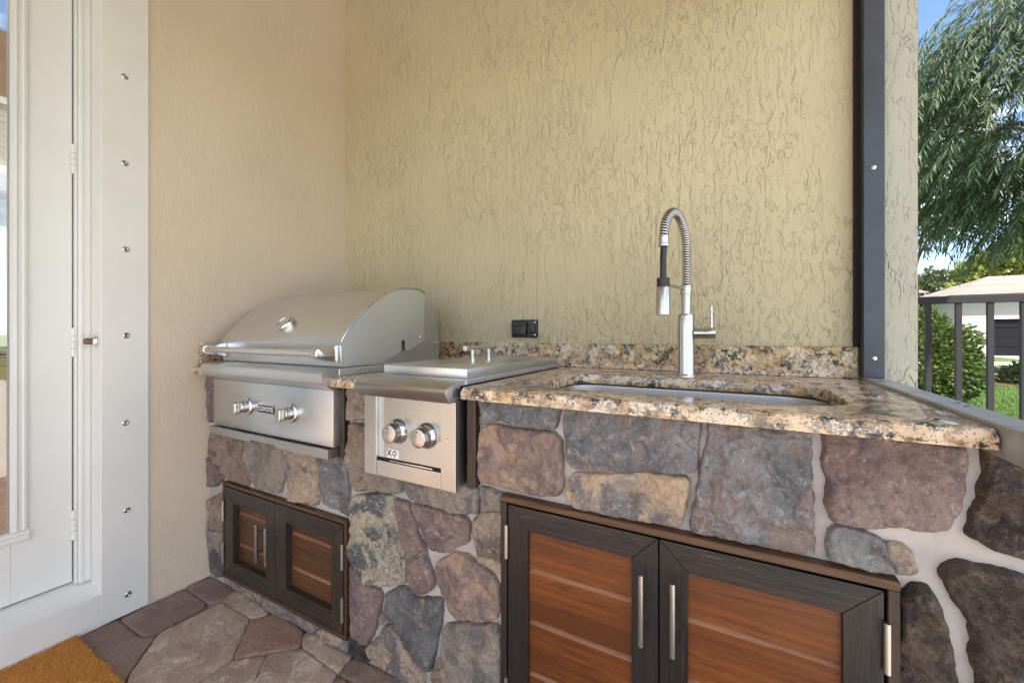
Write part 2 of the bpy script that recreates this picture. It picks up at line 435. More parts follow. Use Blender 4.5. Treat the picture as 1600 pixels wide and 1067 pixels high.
def inpoly(P, poly):
    x, y = P[:, 0], P[:, 1]; ins = np.zeros(len(P), bool); n = len(poly)
    for i in range(n):
        x0, y0 = poly[i]; x1, y1 = poly[(i+1) % n]
        cnd = ((y0 > y) != (y1 > y))
        with np.errstate(divide='ignore', invalid='ignore'):
            ins ^= cnd & (x < (x1-x0)*(y-y0)/(y1-y0+1e-15)+x0)
    return ins
def dpoly(P, poly):
    d = np.full(len(P), 1e9); n = len(poly)
    for i in range(n):
        a = np.array(poly[i]); b = np.array(poly[(i+1) % n]); ab = b-a; L = max((ab@ab), 1e-12)
        t_ = np.clip(((P-a)@ab)/L, 0, 1); d = np.minimum(d, np.linalg.norm(P-(a+t_[:, None]*ab), axis=1))
    return d
def piece(name, poly, to3, mat, parent, th, rnd, amp, sp, seed, edge=.004, sink=.012, jit=.002, terr=0.0, fr=7.0, grow=0.0, fine=0.0):
    """an uneven slab: outline poly (u, v) in metres, height h towards the viewer, to3(u, v, h) -> world"""
    rg = random.Random(seed); npr = np.random.RandomState(seed)
    # dense, jittered outline with softened corners
    pts = []
    n = len(poly)
    for i in range(n):
        a = np.array(poly[i], float); b = np.array(poly[(i+1) % n], float); p = np.array(poly[i-1], float)
        k = max(2, int(np.linalg.norm(b-a)/(sp*1.1)))
        for j in range(k): pts.append(a+(b-a)*j/k)
    pts = np.array(pts)
    pts = .5*pts+.25*(np.roll(pts, 1, 0)+np.roll(pts, -1, 0))
    tang = np.roll(pts, -1, 0)-np.roll(pts, 1, 0); nor = np.stack([tang[:, 1], -tang[:, 0]], 1); nor /= np.linalg.norm(nor, axis=1)[:, None]+1e-9
    j = np.array([noise.noise(Vector((p[0]*45+seed, p[1]*45, seed*.37)))+.6*noise.noise(Vector((p[0]*120, p[1]*120+seed, 1.3))) for p in pts])
    area = np.sum(pts[:, 0]*np.roll(pts[:, 1], -1)-np.roll(pts[:, 0], -1)*pts[:, 1])
    pts = pts+nor*(j*jit+grow*(1 if area > 0 else -1))[:, None]
    lo, hi = pts.min(0), pts.max(0)
    gx, gy = np.meshgrid(np.arange(lo[0], hi[0], sp), np.arange(lo[1], hi[1], sp))
    G = np.stack([gx.ravel(), gy.ravel()], 1)+npr.uniform(-.25, .25, (gx.size, 2))*sp
    outl = [tuple(p) for p in pts]
    ok = inpoly(G, outl); G = G[ok]
    ring = []
    for e in (edge, edge*2.6):
        for sg in (1, -1):
            Q = pts+nor*e*sg; m_ = inpoly(Q, outl); q = Q[m_]; dd = dpoly(q, outl) if len(q) else np.zeros(0)
            ring += [tuple(x) for x, d_ in zip(q, dd) if d_ > e*.8]
    if len(G):
        dg = dpoly(G, outl); G = G[dg > edge*3.2]
    allp = np.array(outl+ring+[tuple(x) for x in G])
    vco, ed, fa, *_ = delaunay_2d_cdt([Vector(p) for p in allp], [(i, (i+1) % len(outl)) for i in range(len(outl))], [], 1, 1e-7)
    P = np.array([(v.x, v.y) for v in vco]); D = dpoly(P, outl)
    verts = []
    for (u, v_), d in zip(P, D):
        if d < edge*.3: h = -sink
        else:
            q = min(d/rnd, 1.0); pr = math.sqrt(max(0, 1-(1-q)**2))
            nz = noise.fractal(Vector((u*fr+seed*3.1, v_*fr, seed*1.7)), 1.0, 2.1, 5)
            rd = noise.ridged_multi_fractal(Vector((u*fr*1.5, v_*fr*1.5+seed, seed*.9)), 1.0, 2.0, 4, 1.0, 2.0)-1.0
            tz = 0.0
            if terr:
                q2 = (noise.noise(Vector((u*9+seed, v_*12, seed*.3)))+.5*noise.noise(Vector((u*22, v_*26+seed, 2.2))))*3.0
                fl = math.floor(q2); tz = terr*(fl+min(1, max(0, (q2-fl-.38)/.24)))
            hf = noise.fractal(Vector((u*34+seed, v_*40, seed*.7)), .8, 2.2, 4)
            if fine: hf += fine*noise.fractal(Vector((u*150+seed, v_*190, seed*.7)), .9, 2.1, 3)
            h = th*pr+(amp*(nz+.35*rd+.42*hf)+tz)*min(1, d/(rnd*.9))
        verts.append(to3(u, v_, max(h, .003) if d >= edge*.3 and fine else h))
    o = pydata(name, verts, [tuple(f) for f in fa], mat, parent, True)
    return o

def leaves(name, mat, parent, items, kind=None):
    """items: (base point, direction, side vector, length, width) -> one mesh of bent two-quad leaves"""
    V = []; Fc = []
    for p, d, s_, L, W in items:
        i = len(V); m = p+d*L*.5; e = p+d*L+Vector((0, 0, -L*.12))
        V += [p, m+s_*W*.5, e, m-s_*W*.5]; Fc += [(i, i+1, i+2), (i, i+2, i+3)]
    o = pydata(name, V, Fc, mat, parent)
    if kind: o['kind'] = kind
    return o

# ================================================================== SETTING
ZG = -0.30
YB, XL = 1.66, -2.033                       # back wall plane, left wall plane
lawn = pydata('lawn', [(-400, -400, ZG), (400, -400, ZG), (400, 400, ZG), (-400, 400, ZG)], [(0, 1, 2, 3)], 'lawn')
tag(lawn, kind='structure')
def sheet(name, mat, x0, x1, y0, y1, z, kind='structure'):
    o = pydata(name, [(x0, y0, z), (x1, y0, z), (x1, y1, z), (x0, y1, z)], [(0, 1, 2, 3)], mat); o['kind'] = kind; return o
sheet('sidewalk', 'concrete', -30, 80, 24.4, 27.3, ZG+.02)
sheet('driveway', 'drive', 13.0, 26, 27.3, 35.2, ZG+.015)
deck = MB().box(.501, 11, -14, 2.72, ZG+.004, -.05).box(-9, .5, -14, -2.65, ZG+.004, -.05).build('bounce_deck', 'deck_pale'); tag(deck, kind='structure')  # pale deck added out of view to bounce sunlight into the porch
patio = MB().box(-2.6, .50, -2.64, 1.9, ZG-.05, -.016).build('patio_floor', 'joint_sand'); tag(patio, kind='structure')

# pavers traced on the floor plane, then more of them out of frame
fl3 = lambda u, v, h: (u, v, h-.011)
def fp(px): return [onZ(x, y, 0)[:2] for x, y in px]
PV = [
 ('paver_brown', [(60, 1018), (186, 967), (222, 996), (246, 989), (196, 1058), (186, 1076), (60, 1150)]),
 ('paver_brown', [(187, 966), (288, 918), (324, 943), (248, 986), (224, 995)]),
 ('paver_brown', [(289, 917), (322, 897), (346, 906), (368, 923), (348, 937), (325, 942)]),
 ('paver_light', [(249, 988), (348, 939), (391, 966), (363, 1028), (298, 1075), (240, 1100), (197, 1061)]),
 ('paver_light', [(345, 938), (367, 923), (380, 920), (408, 935), (423, 957), (392, 965)]),
 ('paver_red', [(392, 967), (423, 959), (440, 958), (474, 984), (470, 1009), (419, 1018), (364, 1029)]),
 ('paver_light', [(474, 986), (492, 984), (512, 998), (553, 1022), (528, 1050), (471, 1010)]),
 ('paver_light', [(470, 1011), (527, 1052), (490, 1100), (380, 1110), (396, 1068), (418, 1020)]),
 ('paver_light', [(363, 1030), (417, 1021), (395, 1068), (378, 1112), (330, 1160), (243, 1102), (300, 1075)]),
 ('paver_brown', [(554, 1024), (590, 1040), (660, 1072), (640, 1120), (556, 1070), (530, 1051)]),
 ('paver_brown', [(188, 1078), (197, 1063), (239, 1102), (328, 1162), (300, 1260), (140, 1200)]),
 ('paver_light', [(332, 1162), (380, 1113), (488, 1103), (468, 1160), (430, 1290), (304, 1262)]),
 ('paver_brown', [(470, 1163), (559, 1193), (560, 1330), (434, 1292)]),
 ('paver_light', [(562, 1193), (642, 1124), (720, 1160), (740, 1330), (564, 1332)]),
 ('paver_red', [(529, 1053), (555, 1071), (640, 1122), (560, 1190), (470, 1160), (491, 1101)]),
]
for i, (m, px) in enumerate(PV):
    piece('paver', fp(px), fl3, m, patio, .011, .005, .0022, .014, 400+i, edge=.002, sink=.02, jit=.0022, fr=9, grow=.0025)
rg = random.Random(3)
ys = [.30, -.06, -.42, -.80, -1.18, -1.55, -1.95, -2.33, -2.6]
def covered(x, y): return y > -.2 and (x < -.62 and y > .12)
for r_ in range(len(ys)-1):
    x = -2.03-rg.random()*.2
    while x < .34:
        wd = rg.choice([.28, .38, .52]); x1 = min(x+wd, .35)
        q = [(max(x, -2.03), ys[r_+1]), (x1-.008, ys[r_+1]), (x1-.008, ys[r_]-.008), (max(x, -2.03), ys[r_]-.008)]
        if x1-max(x, -2.03) > .06:
            cxq, cyq = (q[0][0]+q[1][0])/2, (q[0][1]+q[2][1])/2
            # keep clear of the traced pavers
            tr = False
            for m, px in PV:
                poly = fp(px)
                pt = np.array(q+[(cxq, cyq)]+[((q[0][0]*(1-t1)+q[1][0]*t1), (q[0][1]*(1-t2)+q[2][1]*t2)) for t1 in (.25, .5, .75) for t2 in (0, .25, .5, .75, 1)])
                if inpoly(pt, poly).any() or inpoly(np.array(poly), q).any(): tr = True
            if not tr:
                piece('paver', q, fl3, rg.choice(['paver_light', 'paver_light', 'paver_red']), patio, .011, .010, .0022, .06, 500+r_*20+int(x*10), edge=.004, sink=.02, jit=.002)
        x = x1
for q in ([(-.45, .62), (-.25, .62), (-.25, .92), (-.62, .92)], [(-1.28, .31), (-.95, .31), (-.89, .52), (-1.08, .455)], [(-.94, .31), (-.61, .31), (-.63, .575), (-.68, .58), (-.87, .525)], [(-.24, .62), (.12, .62), (.12, .92), (-.24, .92)], [(-.50, .31), (-.10, .31), (-.10, .61), (-.60, .61)], [(-.09, .31), (.34, .31), (.34, .61), (-.09, .61)]):
    piece('paver', q, fl3, 'paver_light', patio, .011, .010, .0022, .06, int(q[0][0]*90)+977, edge=.004, sink=.02, jit=.002)

# ---------------------------------------------------------------- walls
wb = thing('stucco_wall', 'tall tan stucco wall with rough trowelled texture behind the granite counter', 'wall', (-.8, YB, 0))
BOX('wall_face', 'stucco_back', wb, -2.25, .405, YB, YB+.18, ZG, 3.089)
BOX('wall_end', 'stucco_end', wb, .3995, .486, 1.645, YB+.19, ZG, 3.089)
wl = thing('stucco_wall', 'smooth beige stucco wall between the white door trim and the corner', 'wall', (XL, 1.2, 0))
MB().box(XL-.2, XL, .727, YB-.0005, ZG, 3.089).build('wall_face', 'stucco_left', wl)
MB().box(XL-.2, XL, -.62, .7265, 2.66, 3.089).build('wall_over_door', 'stucco_left', wl)
MB().box(XL-.2, XL, -2.4, -.6205, ZG, 3.089).build('wall_beyond_door', 'stucco_left', wl)
cl = BOX('porch_ceiling', 'ceiling_paint', None, -2.3, 1.35, -1.55, 1.95, 3.09, 3.25); tag(cl, 'painted flat ceiling over the covered porch', 'ceiling')
bmn = thing('shading_beam', 'added beam out of view that keeps light off the upper porch walls', 'beam', (.5, 0, 2.4))  # unseen beams, added to darken the upper walls
BOX('side_beam', 'white_trim', bmn, .412, .60, -1.54, 1.6440, 2.36, 3.0885)
BOX('front_beam', 'white_trim', bmn, -2.02, .411, -1.54, -1.36, 2.52, 3.0885)

# white door surround with screws
ds = thing('door_trim', 'wide white painted door trim boards with a row of screws', 'door trim', (XL, .65, 0))
XT = XL+.006
BOX('trim_board', 'white_trim', ds, XL-.16, XT, .588, .7265, .002, 2.66, .0015)
BOX('trim_board', 'white_trim', ds, XL-.16, XT, -.62, -.45, .002, 2.66, .0015)
BOX('trim_head', 'white_trim', ds, XL-.16, XT-.001, -.4495, .5875, 2.52, 2.6595, .0015)
MB().prism([(XT-.0005, -.4498, .002), (XT-.0005, -.4498, .117), (XL-.12, -.4498, .148), (XL-.16, -.4498, .148), (XL-.16, -.4498, .002)], (0, 1.0374, 0)).build('sill', 'white_trim', ds)
for (yy, zz) in [(.6542, 2.0438), (.6542, 1.7153), (.657, 1.3898), (.6579, 1.0632), (.6561, .732), (.6598, .3993), (.6635, .0775)]:
    sc = MB().lathe((XT-.001, yy, zz), (1, 0, 0), [(0, .0105), (.0025, .0105), (.004, .009), (.005, .0062), (.0035, .0035), (.003, .0005)], 18).build('screw', 'screw_metal', ds, True)
    BOX('slot', 'gap_dark', sc, XT+.0030, XT+.0042, yy-.0035, yy+.0035, zz-.0012, zz+.0012)

# door, frame, hinges
pd = thing('patio_door', 'white glazed patio door standing closed in its frame', 'door', (XL-.12, .1, .15))
XD = -2.142
for y0, y1 in ((.5545, .5875), (-.4495, -.42)):
    BOX('door_frame', 'white_door', pd, XL-.16, -2.118, y0, y1, .1485, 2.519, .002)
BOX('door_frame', 'white_door', pd, XL-.16, -2.127, .5475, .554, .1485, 2.519, .0015)
BOX('frame_bead', 'white_door', pd, -2.1195, -2.1135, .559, .565, .149, 2.518, .002, 2)
GY0, GY1, GZ0, GZ1 = -.285, .398, .392, 2.36
BOX('stile', 'white_door', pd, XD-.044, XD, GY1, .543, .157, 2.515, .001)
BOX('stile', 'white_door', pd, XD-.044, XD, -.4185, GY0, .157, 2.515, .001)
BOX('rail', 'white_door', pd, XD-.044, XD, GY0+.0005, GY1-.0005, .157, GZ0, .0008)
BOX('rail', 'white_door', pd, XD-.044, XD, GY0+.0005, GY1-.0005, GZ1, 2.515, .0008)
def mould(y0, y1, z0, z1, horiz):
    mb = MB()
    prof = [(0, XD), (.006, XD+.008), (.014, XD+.010), (.018, XD+.006), (.026, XD+.006), (.030, XD+.012), (.038, XD+.011), (.043, XD+.002), (.043, XD-.012), (0, XD-.012)]
    return prof
prof = [(0, XD-.002), (.004, XD+.007), (.012, XD+.010), (.017, XD+.006), (.025, XD+.0055), (.029, XD+.012), (.036, XD+.011), (.042, XD+.001), (.042, XD-.014), (0, XD-.014)]
OY, OZ0 = .4385, .356                      # outer line of the moulding
MB().prism([(x, OY-d, OZ0+.0422) for d, x in prof], (0, 0, 2.0)).build('moulding', 'white_door', pd, True, 25)
MB().prism([(x, OY, OZ0+d) for d, x in prof], (0, -.76, 0)).build('moulding', 'white_door', pd, True, 25)
MB().prism([(x, GY0-.04+d, GZ0-.04) for d, x in prof], (0, 0, 2.0)).build('moulding', 'white_door', pd, True, 25)
BOX('glass', 'pane', pd, XD-.024, XD-.018, GY0, GY1, GZ0, GZ1)
for zc in (1.7115, 1.038, .3665):
    hb = MB()
    hb.tube([(XD+.010, .5445, zc-.053), (XD+.010, .5445, zc+.053)], .0075, 14)
    hg = hb.build('hinge', 'white_door', pd, True)
    for k in (-.022, .0, .022): MB().tube([(XD+.010, .5445, zc+k-.0008), (XD+.010, .5445, zc+k+.0008)], .0078, 14).build('knuckle_gap', 'joint_sand', hg)
    BOX('hinge_leaf', 'white_door', hg, XD-.001, XD+.0035, .536, .553, zc-.053, zc+.053)
tst = thing('door_stop', 'small chrome door stop with brown rubber tip on the door jamb', 'door stop', (-2.073, .58, 1.042))
MB().lathe((-2.073, .5878, 1.042), (0, -1, 0), [(0, .021), (.004, .021), (.008, .017), (.012, .014), (.013, .008)], 24).build('base', 'chrome', tst, True)
MB().lathe((-2.073, .5768, 1.042), (0, -1, 0), [(0, .011), (.006, .0125), (.016, .0115), (.021, .009), (.019, .004)], 20).build('rubber_tip', 'rubber_brown', tst, True)
MB().lathe((XD-.0005, .4293, 1.0444), (1, 0, 0), [(0, .006), (.002, .006), (.003, .004)], 12).build('plug', 'rubber_brown', pd, True)

# room behind the glass
rm = thing('interior_room', 'dim brown interior room seen through the door glass', 'room', (-4, .6, 0))
BOX('room_wall', 'room_wall', rm, -4.35, -4.3, -2.4, 2.6, .1, 3.1)
BOX('room_wall', 'room_wall', rm, -4.299, XL-.21, 2.61, 2.66, .1, 3.1)
BOX('room_floor', 'room_floor', rm, -4.4, XL-.165, -2.4, 2.6, .05, .099)
bl = thing('window_blind', 'white slatted blind hanging inside behind the door glass', 'blind', (-3.3, .7, 1.7))
for k in range(14):
    MB().prism([(-3.30, .40, 1.78+.032*k), (-3.262, .40, 1.797+.032*k), (-3.262, .40, 1.800+.032*k), (-3.30, .40, 1.783+.032*k)], (0, .6, 0)).build('slat', 'blind_white', bl)
BOX('head_rail', 'blind_white', bl, -3.31, -3.255, .40, 1.0, 2.235, 2.27)
cb = thing('white_cabinet', 'plain white cabinet inside behind the door glass', 'cabinet', (-3.5, .7, 0))
BOX('carcass', 'blind_white', cb, -3.7, -3.32, .35, 1.1, .96, 1.76, .004)
BOX('worktop', 'room_wall', cb, -3.72, -3.30, .33, 1.12, .90, .955, .004)
BOX('door_panel', 'blind_white', cb, -3.3195, -3.30, .38, .72, 1.0, 1.72, .003)

# doormat
dm = thing('doormat', 'bristly orange brown coir doormat lying on the pavers by the door', 'doormat', (-1.8, .2, 0))
BOX('backing', 'coir', dm, -2.022, -1.56, -.24, .522, .001, .011, .002)
rg = random.Random(8); it = []
for k in range(26000):
    x = -2.022+.462*rg.random(); y = -.10+.624*rg.random()
    d = Vector((rg.gauss(0, .45), rg.gauss(0, .45), 1)).normalized(); a = rg.random()*6.28
    it.append((Vector((x, y, .008)), d, Vector((math.cos(a), math.sin(a), 0)), .009+.006*rg.random(), .0022))
leaves('coir_pile', 'coir', dm, it, 'stuff')

# ================================================================== STONE BASE
YF = .945                                    # mortar face
sb = thing('stone_base', 'outdoor kitchen base clad in uneven brown and grey fieldstone with pale mortar', 'counter base', (-.8, 1.3, 0))
def grid_wall(name, xs, zs, holes, y0, y1, mat, parent):
    bm = bmesh.new(); vv = {}
    for i, x in enumerate(xs):
        for j, z in enumerate(zs): vv[i, j] = bm.verts.new((x, y0, z))
    fs = []
    for i in range(len(xs)-1):
        for j in range(len(zs)-1):
            cx, cz = (xs[i]+xs[i+1])/2, (zs[j]+zs[j+1])/2
            if any(a < cx < b and c_ < cz < d for a, b, c_, d in holes): continue
            fs.append(bm.faces.new((vv[i, j], vv[i+1, j], vv[i+1, j+1], vv[i, j+1])))
    for v in [v for v in bm.verts if not v.link_faces]: bm.verts.remove(v)
    r = bmesh.ops.extrude_face_region(bm, geom=fs)
    for g in r['geom']:
        if isinstance(g, bmesh.types.BMVert): g.co.y = y1
    bmesh.ops.recalc_face_normals(bm, faces=bm.faces[:])
    me = bpy.data.meshes.new(name); bm.to_mesh(me); bm.free(); return link(name, me, mat, parent)
HO = [(-1.888, -1.136, .053, .441), (-.528, .246, .012, .643), (-1.905, -1.140, .668, .99), (-.990, -.616, .655, .99)]
xs = sorted({-2.03, .46} | {h[0] for h in HO} | {h[1] for h in HO}); zs = sorted({-.018, .893} | {h[2] for h in HO} | {min(h[3], .893) for h in HO})
grid_wall('mortar_wall', xs, zs, HO, YF, YF+.10, 'mortar', sb)
BOX('side_wall', 'mortar', sb, .36, .46, YF+.101, 1.655, -.018, .893)
MB().box(-2.02, .355, 1.30, 1.32, .0, .66).build('core_back', 'gap_dark', sb)

ZS = {'1': (300, 580, 4.446), '2': (530, 720, 5.926), '3': (530, 880, 5.707), '4': (730, 620, 4.2105), '5': (1070, 640, 4.446),
      '6': (1260, 660, 4.447), 'A': (305, 730, 3.811), 'B': (1320, 880, 5.707), 'C': (320, 870, 5.333), 'P': (0, 0, 1)}
ST = [
 ('st_plum', '1', [(85, 20), (230, 20), (230, 330), (155, 350), (110, 350), (85, 290), (72, 190)], 1),
 ('st_brown', '1', [(130, 385), (195, 440), (198, 560), (186, 660), (150, 650), (95, 560), (88, 470)], 1),
 ('st_plum', '1', [(100, 600), (150, 665), (190, 690), (203, 745), (150, 800), (110, 800), (82, 740), (85, 640)], 1),
 ('st_brown', 'A', [(78, 195), (160, 150), (163, 385), (75, 368)], 1),
 ('st_greytan', 'A', [(68, 378), (163, 398), (164, 540), (105, 480), (66, 510)], 1),
 ('st_dark', 'A', [(70, 525), (100, 492), (164, 562), (164, 650), (110, 656), (80, 622)], 1),
 ('st_brown', '1', [(203, 420), (345, 440), (352, 600), (385, 700), (376, 800), (245, 752), (198, 690)], 1),
 ('st_greytan', '1', [(356, 440), (560, 470), (632, 500), (630, 740), (596, 842), (424, 806), (392, 700), (366, 590)], 1),
 ('st_tan', '1', [(640, 500), (750, 520), (862, 560), (860, 920), (840, 932), (700, 900), (660, 790)], 1),
 ('st_bluegrey', '1', [(882, 570), (1000, 590), (1066, 640), (1080, 1005), (900, 925), (878, 800)], 2),
 ('st_brown', 'P', [(541, 590), (610, 590), (610, 655), (543, 656)], 1),
 ('st_brown', 'P', [(543, 663), (610, 665), (587, 769), (570, 765), (556, 767), (548, 758), (541, 720)], 1),
 ('st_greytan', '2', [(345, 20), (550, 40), (555, 280), (510, 308), (400, 293), (345, 288)], 1),
 ('st_greytan', '2', [(570, 50), (940, 160), (1080, 190), (1180, 240), (1250, 262), (1282, 330), (1265, 488), (1090, 486), (760, 400), (640, 346), (600, 290)], 2),
 ('st_mottle', 'P', [(547.7, 777), (572, 773), (597, 774), (612, 779), (617, 808), (622, 850), (629, 863), (633, 889), (632, 898), (631, 912), (604, 915), (588, 917), (576, 914), (565, 901), (556, 892), (547, 882), (542.7, 872), (541.8, 860), (545, 838), (546, 804)], 2),
 ('st_plum', 'P', [(615, 781), (634, 787), (644, 811), (647, 831), (659, 855), (667, 888), (673, 898), (675, 915), (669, 925), (653, 929), (644, 926), (639, 910), (636, 894), (632, 863), (624.5, 845)], 1),
 ('st_plum', '2', [(655, 408), (900, 463), (1150, 533), (1190, 600), (1170, 760), (1080, 800), (990, 850), (850, 835), (820, 780), (760, 640), (700, 540)], 1),
 ('st_pinkbrown', 'P', [(677, 895), (682, 880), (708, 866.5), (724, 868), (742, 882), (763, 897), (778, 918), (778.8, 955), (771.8, 967), (749, 973.7), (709, 966), (698, 953), (693, 932), (681, 911)], 1),
 ('st_greytan', '2', [(1300, 250), (1500, 314), (1508, 466), (1300, 466)], 1),
 ('st_brown', '2', [(1238, 560), (1300, 482), (1505, 480), (1505, 955), (1420, 898), (1300, 868), (1252, 760)], 1),
 ('st_tan', '2', [(1260, 892), (1330, 882), (1430, 920), (1505, 990), (1505, 1060), (1430, 1020), (1280, 940)], 1),
 ('st_plum', '3', [(85, 30), (150, 90), (200, 160), (260, 220), (340, 254), (360, 290), (340, 440), (300, 600), (232, 735), (182, 738), (100, 640), (80, 400)], 0),
 ('st_darkbrown', '3', [(85, 645), (180, 750), (228, 785), (260, 880), (200, 870), (95, 810)], 1),
 ('st_dark', '3', [(400, 300), (440, 265), (480, 260), (500, 230), (560, 230), (630, 290), (660, 325), (890, 340), (900, 440), (880, 560), (850, 700), (820, 850), (800, 960), (740, 950), (600, 760), (500, 600), (440, 480), (395, 420)], 2),
 ('st_tan', '3', [(450, 562), (385, 592), (330, 680), (224, 768), (255, 850), (370, 950), (470, 1000), (560, 1140), (730, 1140), (740, 1020), (640, 880), (560, 720)], 1),
 ('st_greytan', '3', [(365, 450), (430, 530), (395, 556), (345, 520)], 1),
 ('st_greytan', '3', [(950, 562), (1100, 552), (1400, 572), (1420, 650), (1422, 1230), (1060, 1230), (1000, 1060), (950, 950), (892, 800), (910, 622)], 1),
 ('st_brown', '3', [(820, 985), (888, 862), (940, 980), (1000, 1110), (1040, 1300), (830, 1290)], 1),
 ('st_bluegrey', '4', [(72, -10), (600, 30), (598, 80), (588, 140), (560, 212), (330, 192), (200, 153), (80, 178)], 2),
 ('st_pinkbrown', '4', [(80, 212), (160, 187), (330, 222), (560, 242), (610, 300), (610, 420), (620, 600), (600, 648), (460, 653), (230, 596), (80, 553), (70, 400)], 2),
 ('st_slate', '4', [(640, 40), (1535, 110), (1528, 190), (1510, 330), (1502, 488), (1380, 503), (1180, 488), (1000, 493), (850, 483), (690, 468), (660, 430), (650, 330), (630, 200)], 2),
 ('st_orange', '4', [(700, 517), (950, 527), (1200, 512), (1440, 542), (1460, 620), (1430, 720), (1400, 858), (1200, 826), (1000, 796), (690, 728), (650, 680), (660, 570)], 2),
 ('st_slate', '5', [(180, 70), (870, 120), (880, 560), (898, 1020), (700, 990), (45, 845), (72, 650), (122, 400), (165, 200)], 3),
 ('st_plum', '6', [(135, 50), (1100, 130), (1110, 300), (1095, 500), (1070, 640), (990, 758), (800, 757), (600, 718), (420, 737), (180, 688), (152, 600), (156, 420), (122, 280)], 1),
 ('st_bluegrey', '6', [(165, 772), (220, 738), (420, 778), (550, 850), (570, 950), (620, 1055), (480, 1046), (180, 966), (155, 900)], 1),
 ('st_tan', '6', [(575, 860), (690, 872), (758, 960), (773, 1040), (700, 1058), (632, 1050), (585, 945)], 1),
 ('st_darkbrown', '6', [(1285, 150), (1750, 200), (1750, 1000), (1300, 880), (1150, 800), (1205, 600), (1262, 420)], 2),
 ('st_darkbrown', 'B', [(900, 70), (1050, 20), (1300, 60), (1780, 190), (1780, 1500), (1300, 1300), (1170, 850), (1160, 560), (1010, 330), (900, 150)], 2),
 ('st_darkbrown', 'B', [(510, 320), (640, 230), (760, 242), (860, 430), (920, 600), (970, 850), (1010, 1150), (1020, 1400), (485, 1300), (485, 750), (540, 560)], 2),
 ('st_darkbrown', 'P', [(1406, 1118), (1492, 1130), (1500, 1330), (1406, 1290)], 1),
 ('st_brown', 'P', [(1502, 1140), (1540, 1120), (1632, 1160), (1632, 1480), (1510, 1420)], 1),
 ('st_greytan', 'C', [(150, 158), (280, 222), (470, 303), (470, 375), (390, 372), (280, 292), (170, 222)], 1),
 ('st_greytan', 'C', [(482, 328), (600, 374), (850, 534), (926, 602), (890, 650), (820, 632), (620, 522), (490, 432)], 1),
 ('st_tan', 'C', [(950, 603), (1186, 702), (1196, 790), (1060, 782), (980, 700)], 1),
]
YS = YF-.004
for i, (m, z, pts, style) in enumerate(ST):
    x0, y0, sc_ = ZS[z]
    poly = [onY(x0+x/sc_, y0+y/sc_, .928) for x, y in pts]
    poly = [(max(p[0], -2.029), max(.004, min(p[2], .892))) for p in poly]
    th, rn, am, te = [(.013, .010, .008, .0014), (.015, .010, .0125, .0030), (.014, .007, .0140, .0042), (.015, .006, .0165, .0058)][style]
    piece('stone', poly, lambda u, v, h: (u, YS-h, v), m, sb, th, rn, am, .0034, 60+i, edge=.0022, sink=.004, jit=.0036, terr=te, fr=7.0, grow=.0045, fine=[.35, .5, .62, .6][style])
# timber lining beside the grill and the burner openings
BOX('timber_strip', 'trimdark_z', sb, -1.1595, -1.1365, YF-.024, YF+.09, .660, .893, .002)
BOX('timber_strip', 'trimdark_z', sb, -.640, -.6125, YF-.028, YF+.09, .652, .893, .003)

# ================================================================== COUNTERTOP
ct = thing('granite_countertop', 'thick speckled tan and black granite countertop with a matching backsplash', 'countertop', (-.8, 1.25, .9))
CZ0, CZ1, CY0 = .898, .928, .878
GX0, GX1, BX0, BX1 = -1.905, -1.157, -.992, -.631
def rrect(x0, x1, y0, y1, r, n=8):
    o_ = []
    for cx, cy, a0 in ((x1-r, y1-r, 0), (x0+r, y1-r, 90), (x0+r, y0+r, 180), (x1-r, y0+r, 270)):
        for k in range(n+1):
            a = R(a0+90*k/n); o_.append((cx+r*math.cos(a), cy+r*math.sin(a)))
    return o_
outer = [(-2.031, CY0), (GX0, CY0), (GX0, 1.475), (GX1, 1.475), (GX1, CY0), (BX0, CY0), (BX0, 1.60), (BX1, 1.60), (BX1, CY0), (.349, CY0), (.349, YB-.002), (-2.031, YB-.002)]
hole = rrect(-.487, .214, 1.0, 1.377, .095)
pts = [Vector(p) for p in outer+hole]; n0 = len(outer)
ed = [(i, (i+1) % n0) for i in range(n0)]+[(n0+i, n0+(i+1) % len(hole)) for i in range(len(hole))]
vco, _, fa, *_ = delaunay_2d_cdt(pts, ed, [], 1, 1e-7)
hp = np.array(hole)
bm = bmesh.new(); bv = [bm.verts.new((v.x, v.y, CZ1)) for v in vco]; fs = []
for f in fa:
    c_ = np.mean([[vco[k].x, vco[k].y] for k in f], axis=0)
    if inpoly(c_[None], hole)[0]: continue
    fs.append(bm.faces.new([bv[k] for k in f]))
bmesh.ops.recalc_face_normals(bm, faces=bm.faces[:])
ref = bmesh.ops.extrude_face_region(bm, geom=fs)
for g in ref['geom']:
    if isinstance(g, bmesh.types.BMVert): g.co.z = CZ0
bmesh.ops.recalc_face_normals(bm, faces=bm.faces[:])
front = [e for e in bm.edges if all(v.co.z > CZ1-1e-4 for v in e.verts) and all(abs(v.co.y-CY0) < 1e-4 for v in e.verts)]
bmesh.ops.bevel(bm, geom=front, offset=.012, segments=2, affect='EDGES', profile=.6)
rim = [e for e in bm.edges if all(v.co.z > CZ1-1e-4 for v in e.verts) and len(e.link_faces) == 2 and e.calc_face_angle(0) > 1 and all(.99 < v.co.y < 1.39 and -.5 < v.co.x < .23 for v in e.verts)]
bmesh.ops.bevel(bm, geom=rim, offset=.003, segments=2, affect='EDGES', profile=.5)
me = bpy.data.meshes.new('slab'); bm.to_mesh(me); bm.free(); sharp(link('slab', me, 'granite', ct), 40)
BOX('backsplash', 'granite', ct, -2.008, .346, 1.637, YB-.001, CZ1+.0005, 1.0284, .0015)
BOX('backsplash', 'granite', ct, -2.031, -2.009, .898, YB-.001, CZ1+.0005, 1.0284, .0015)

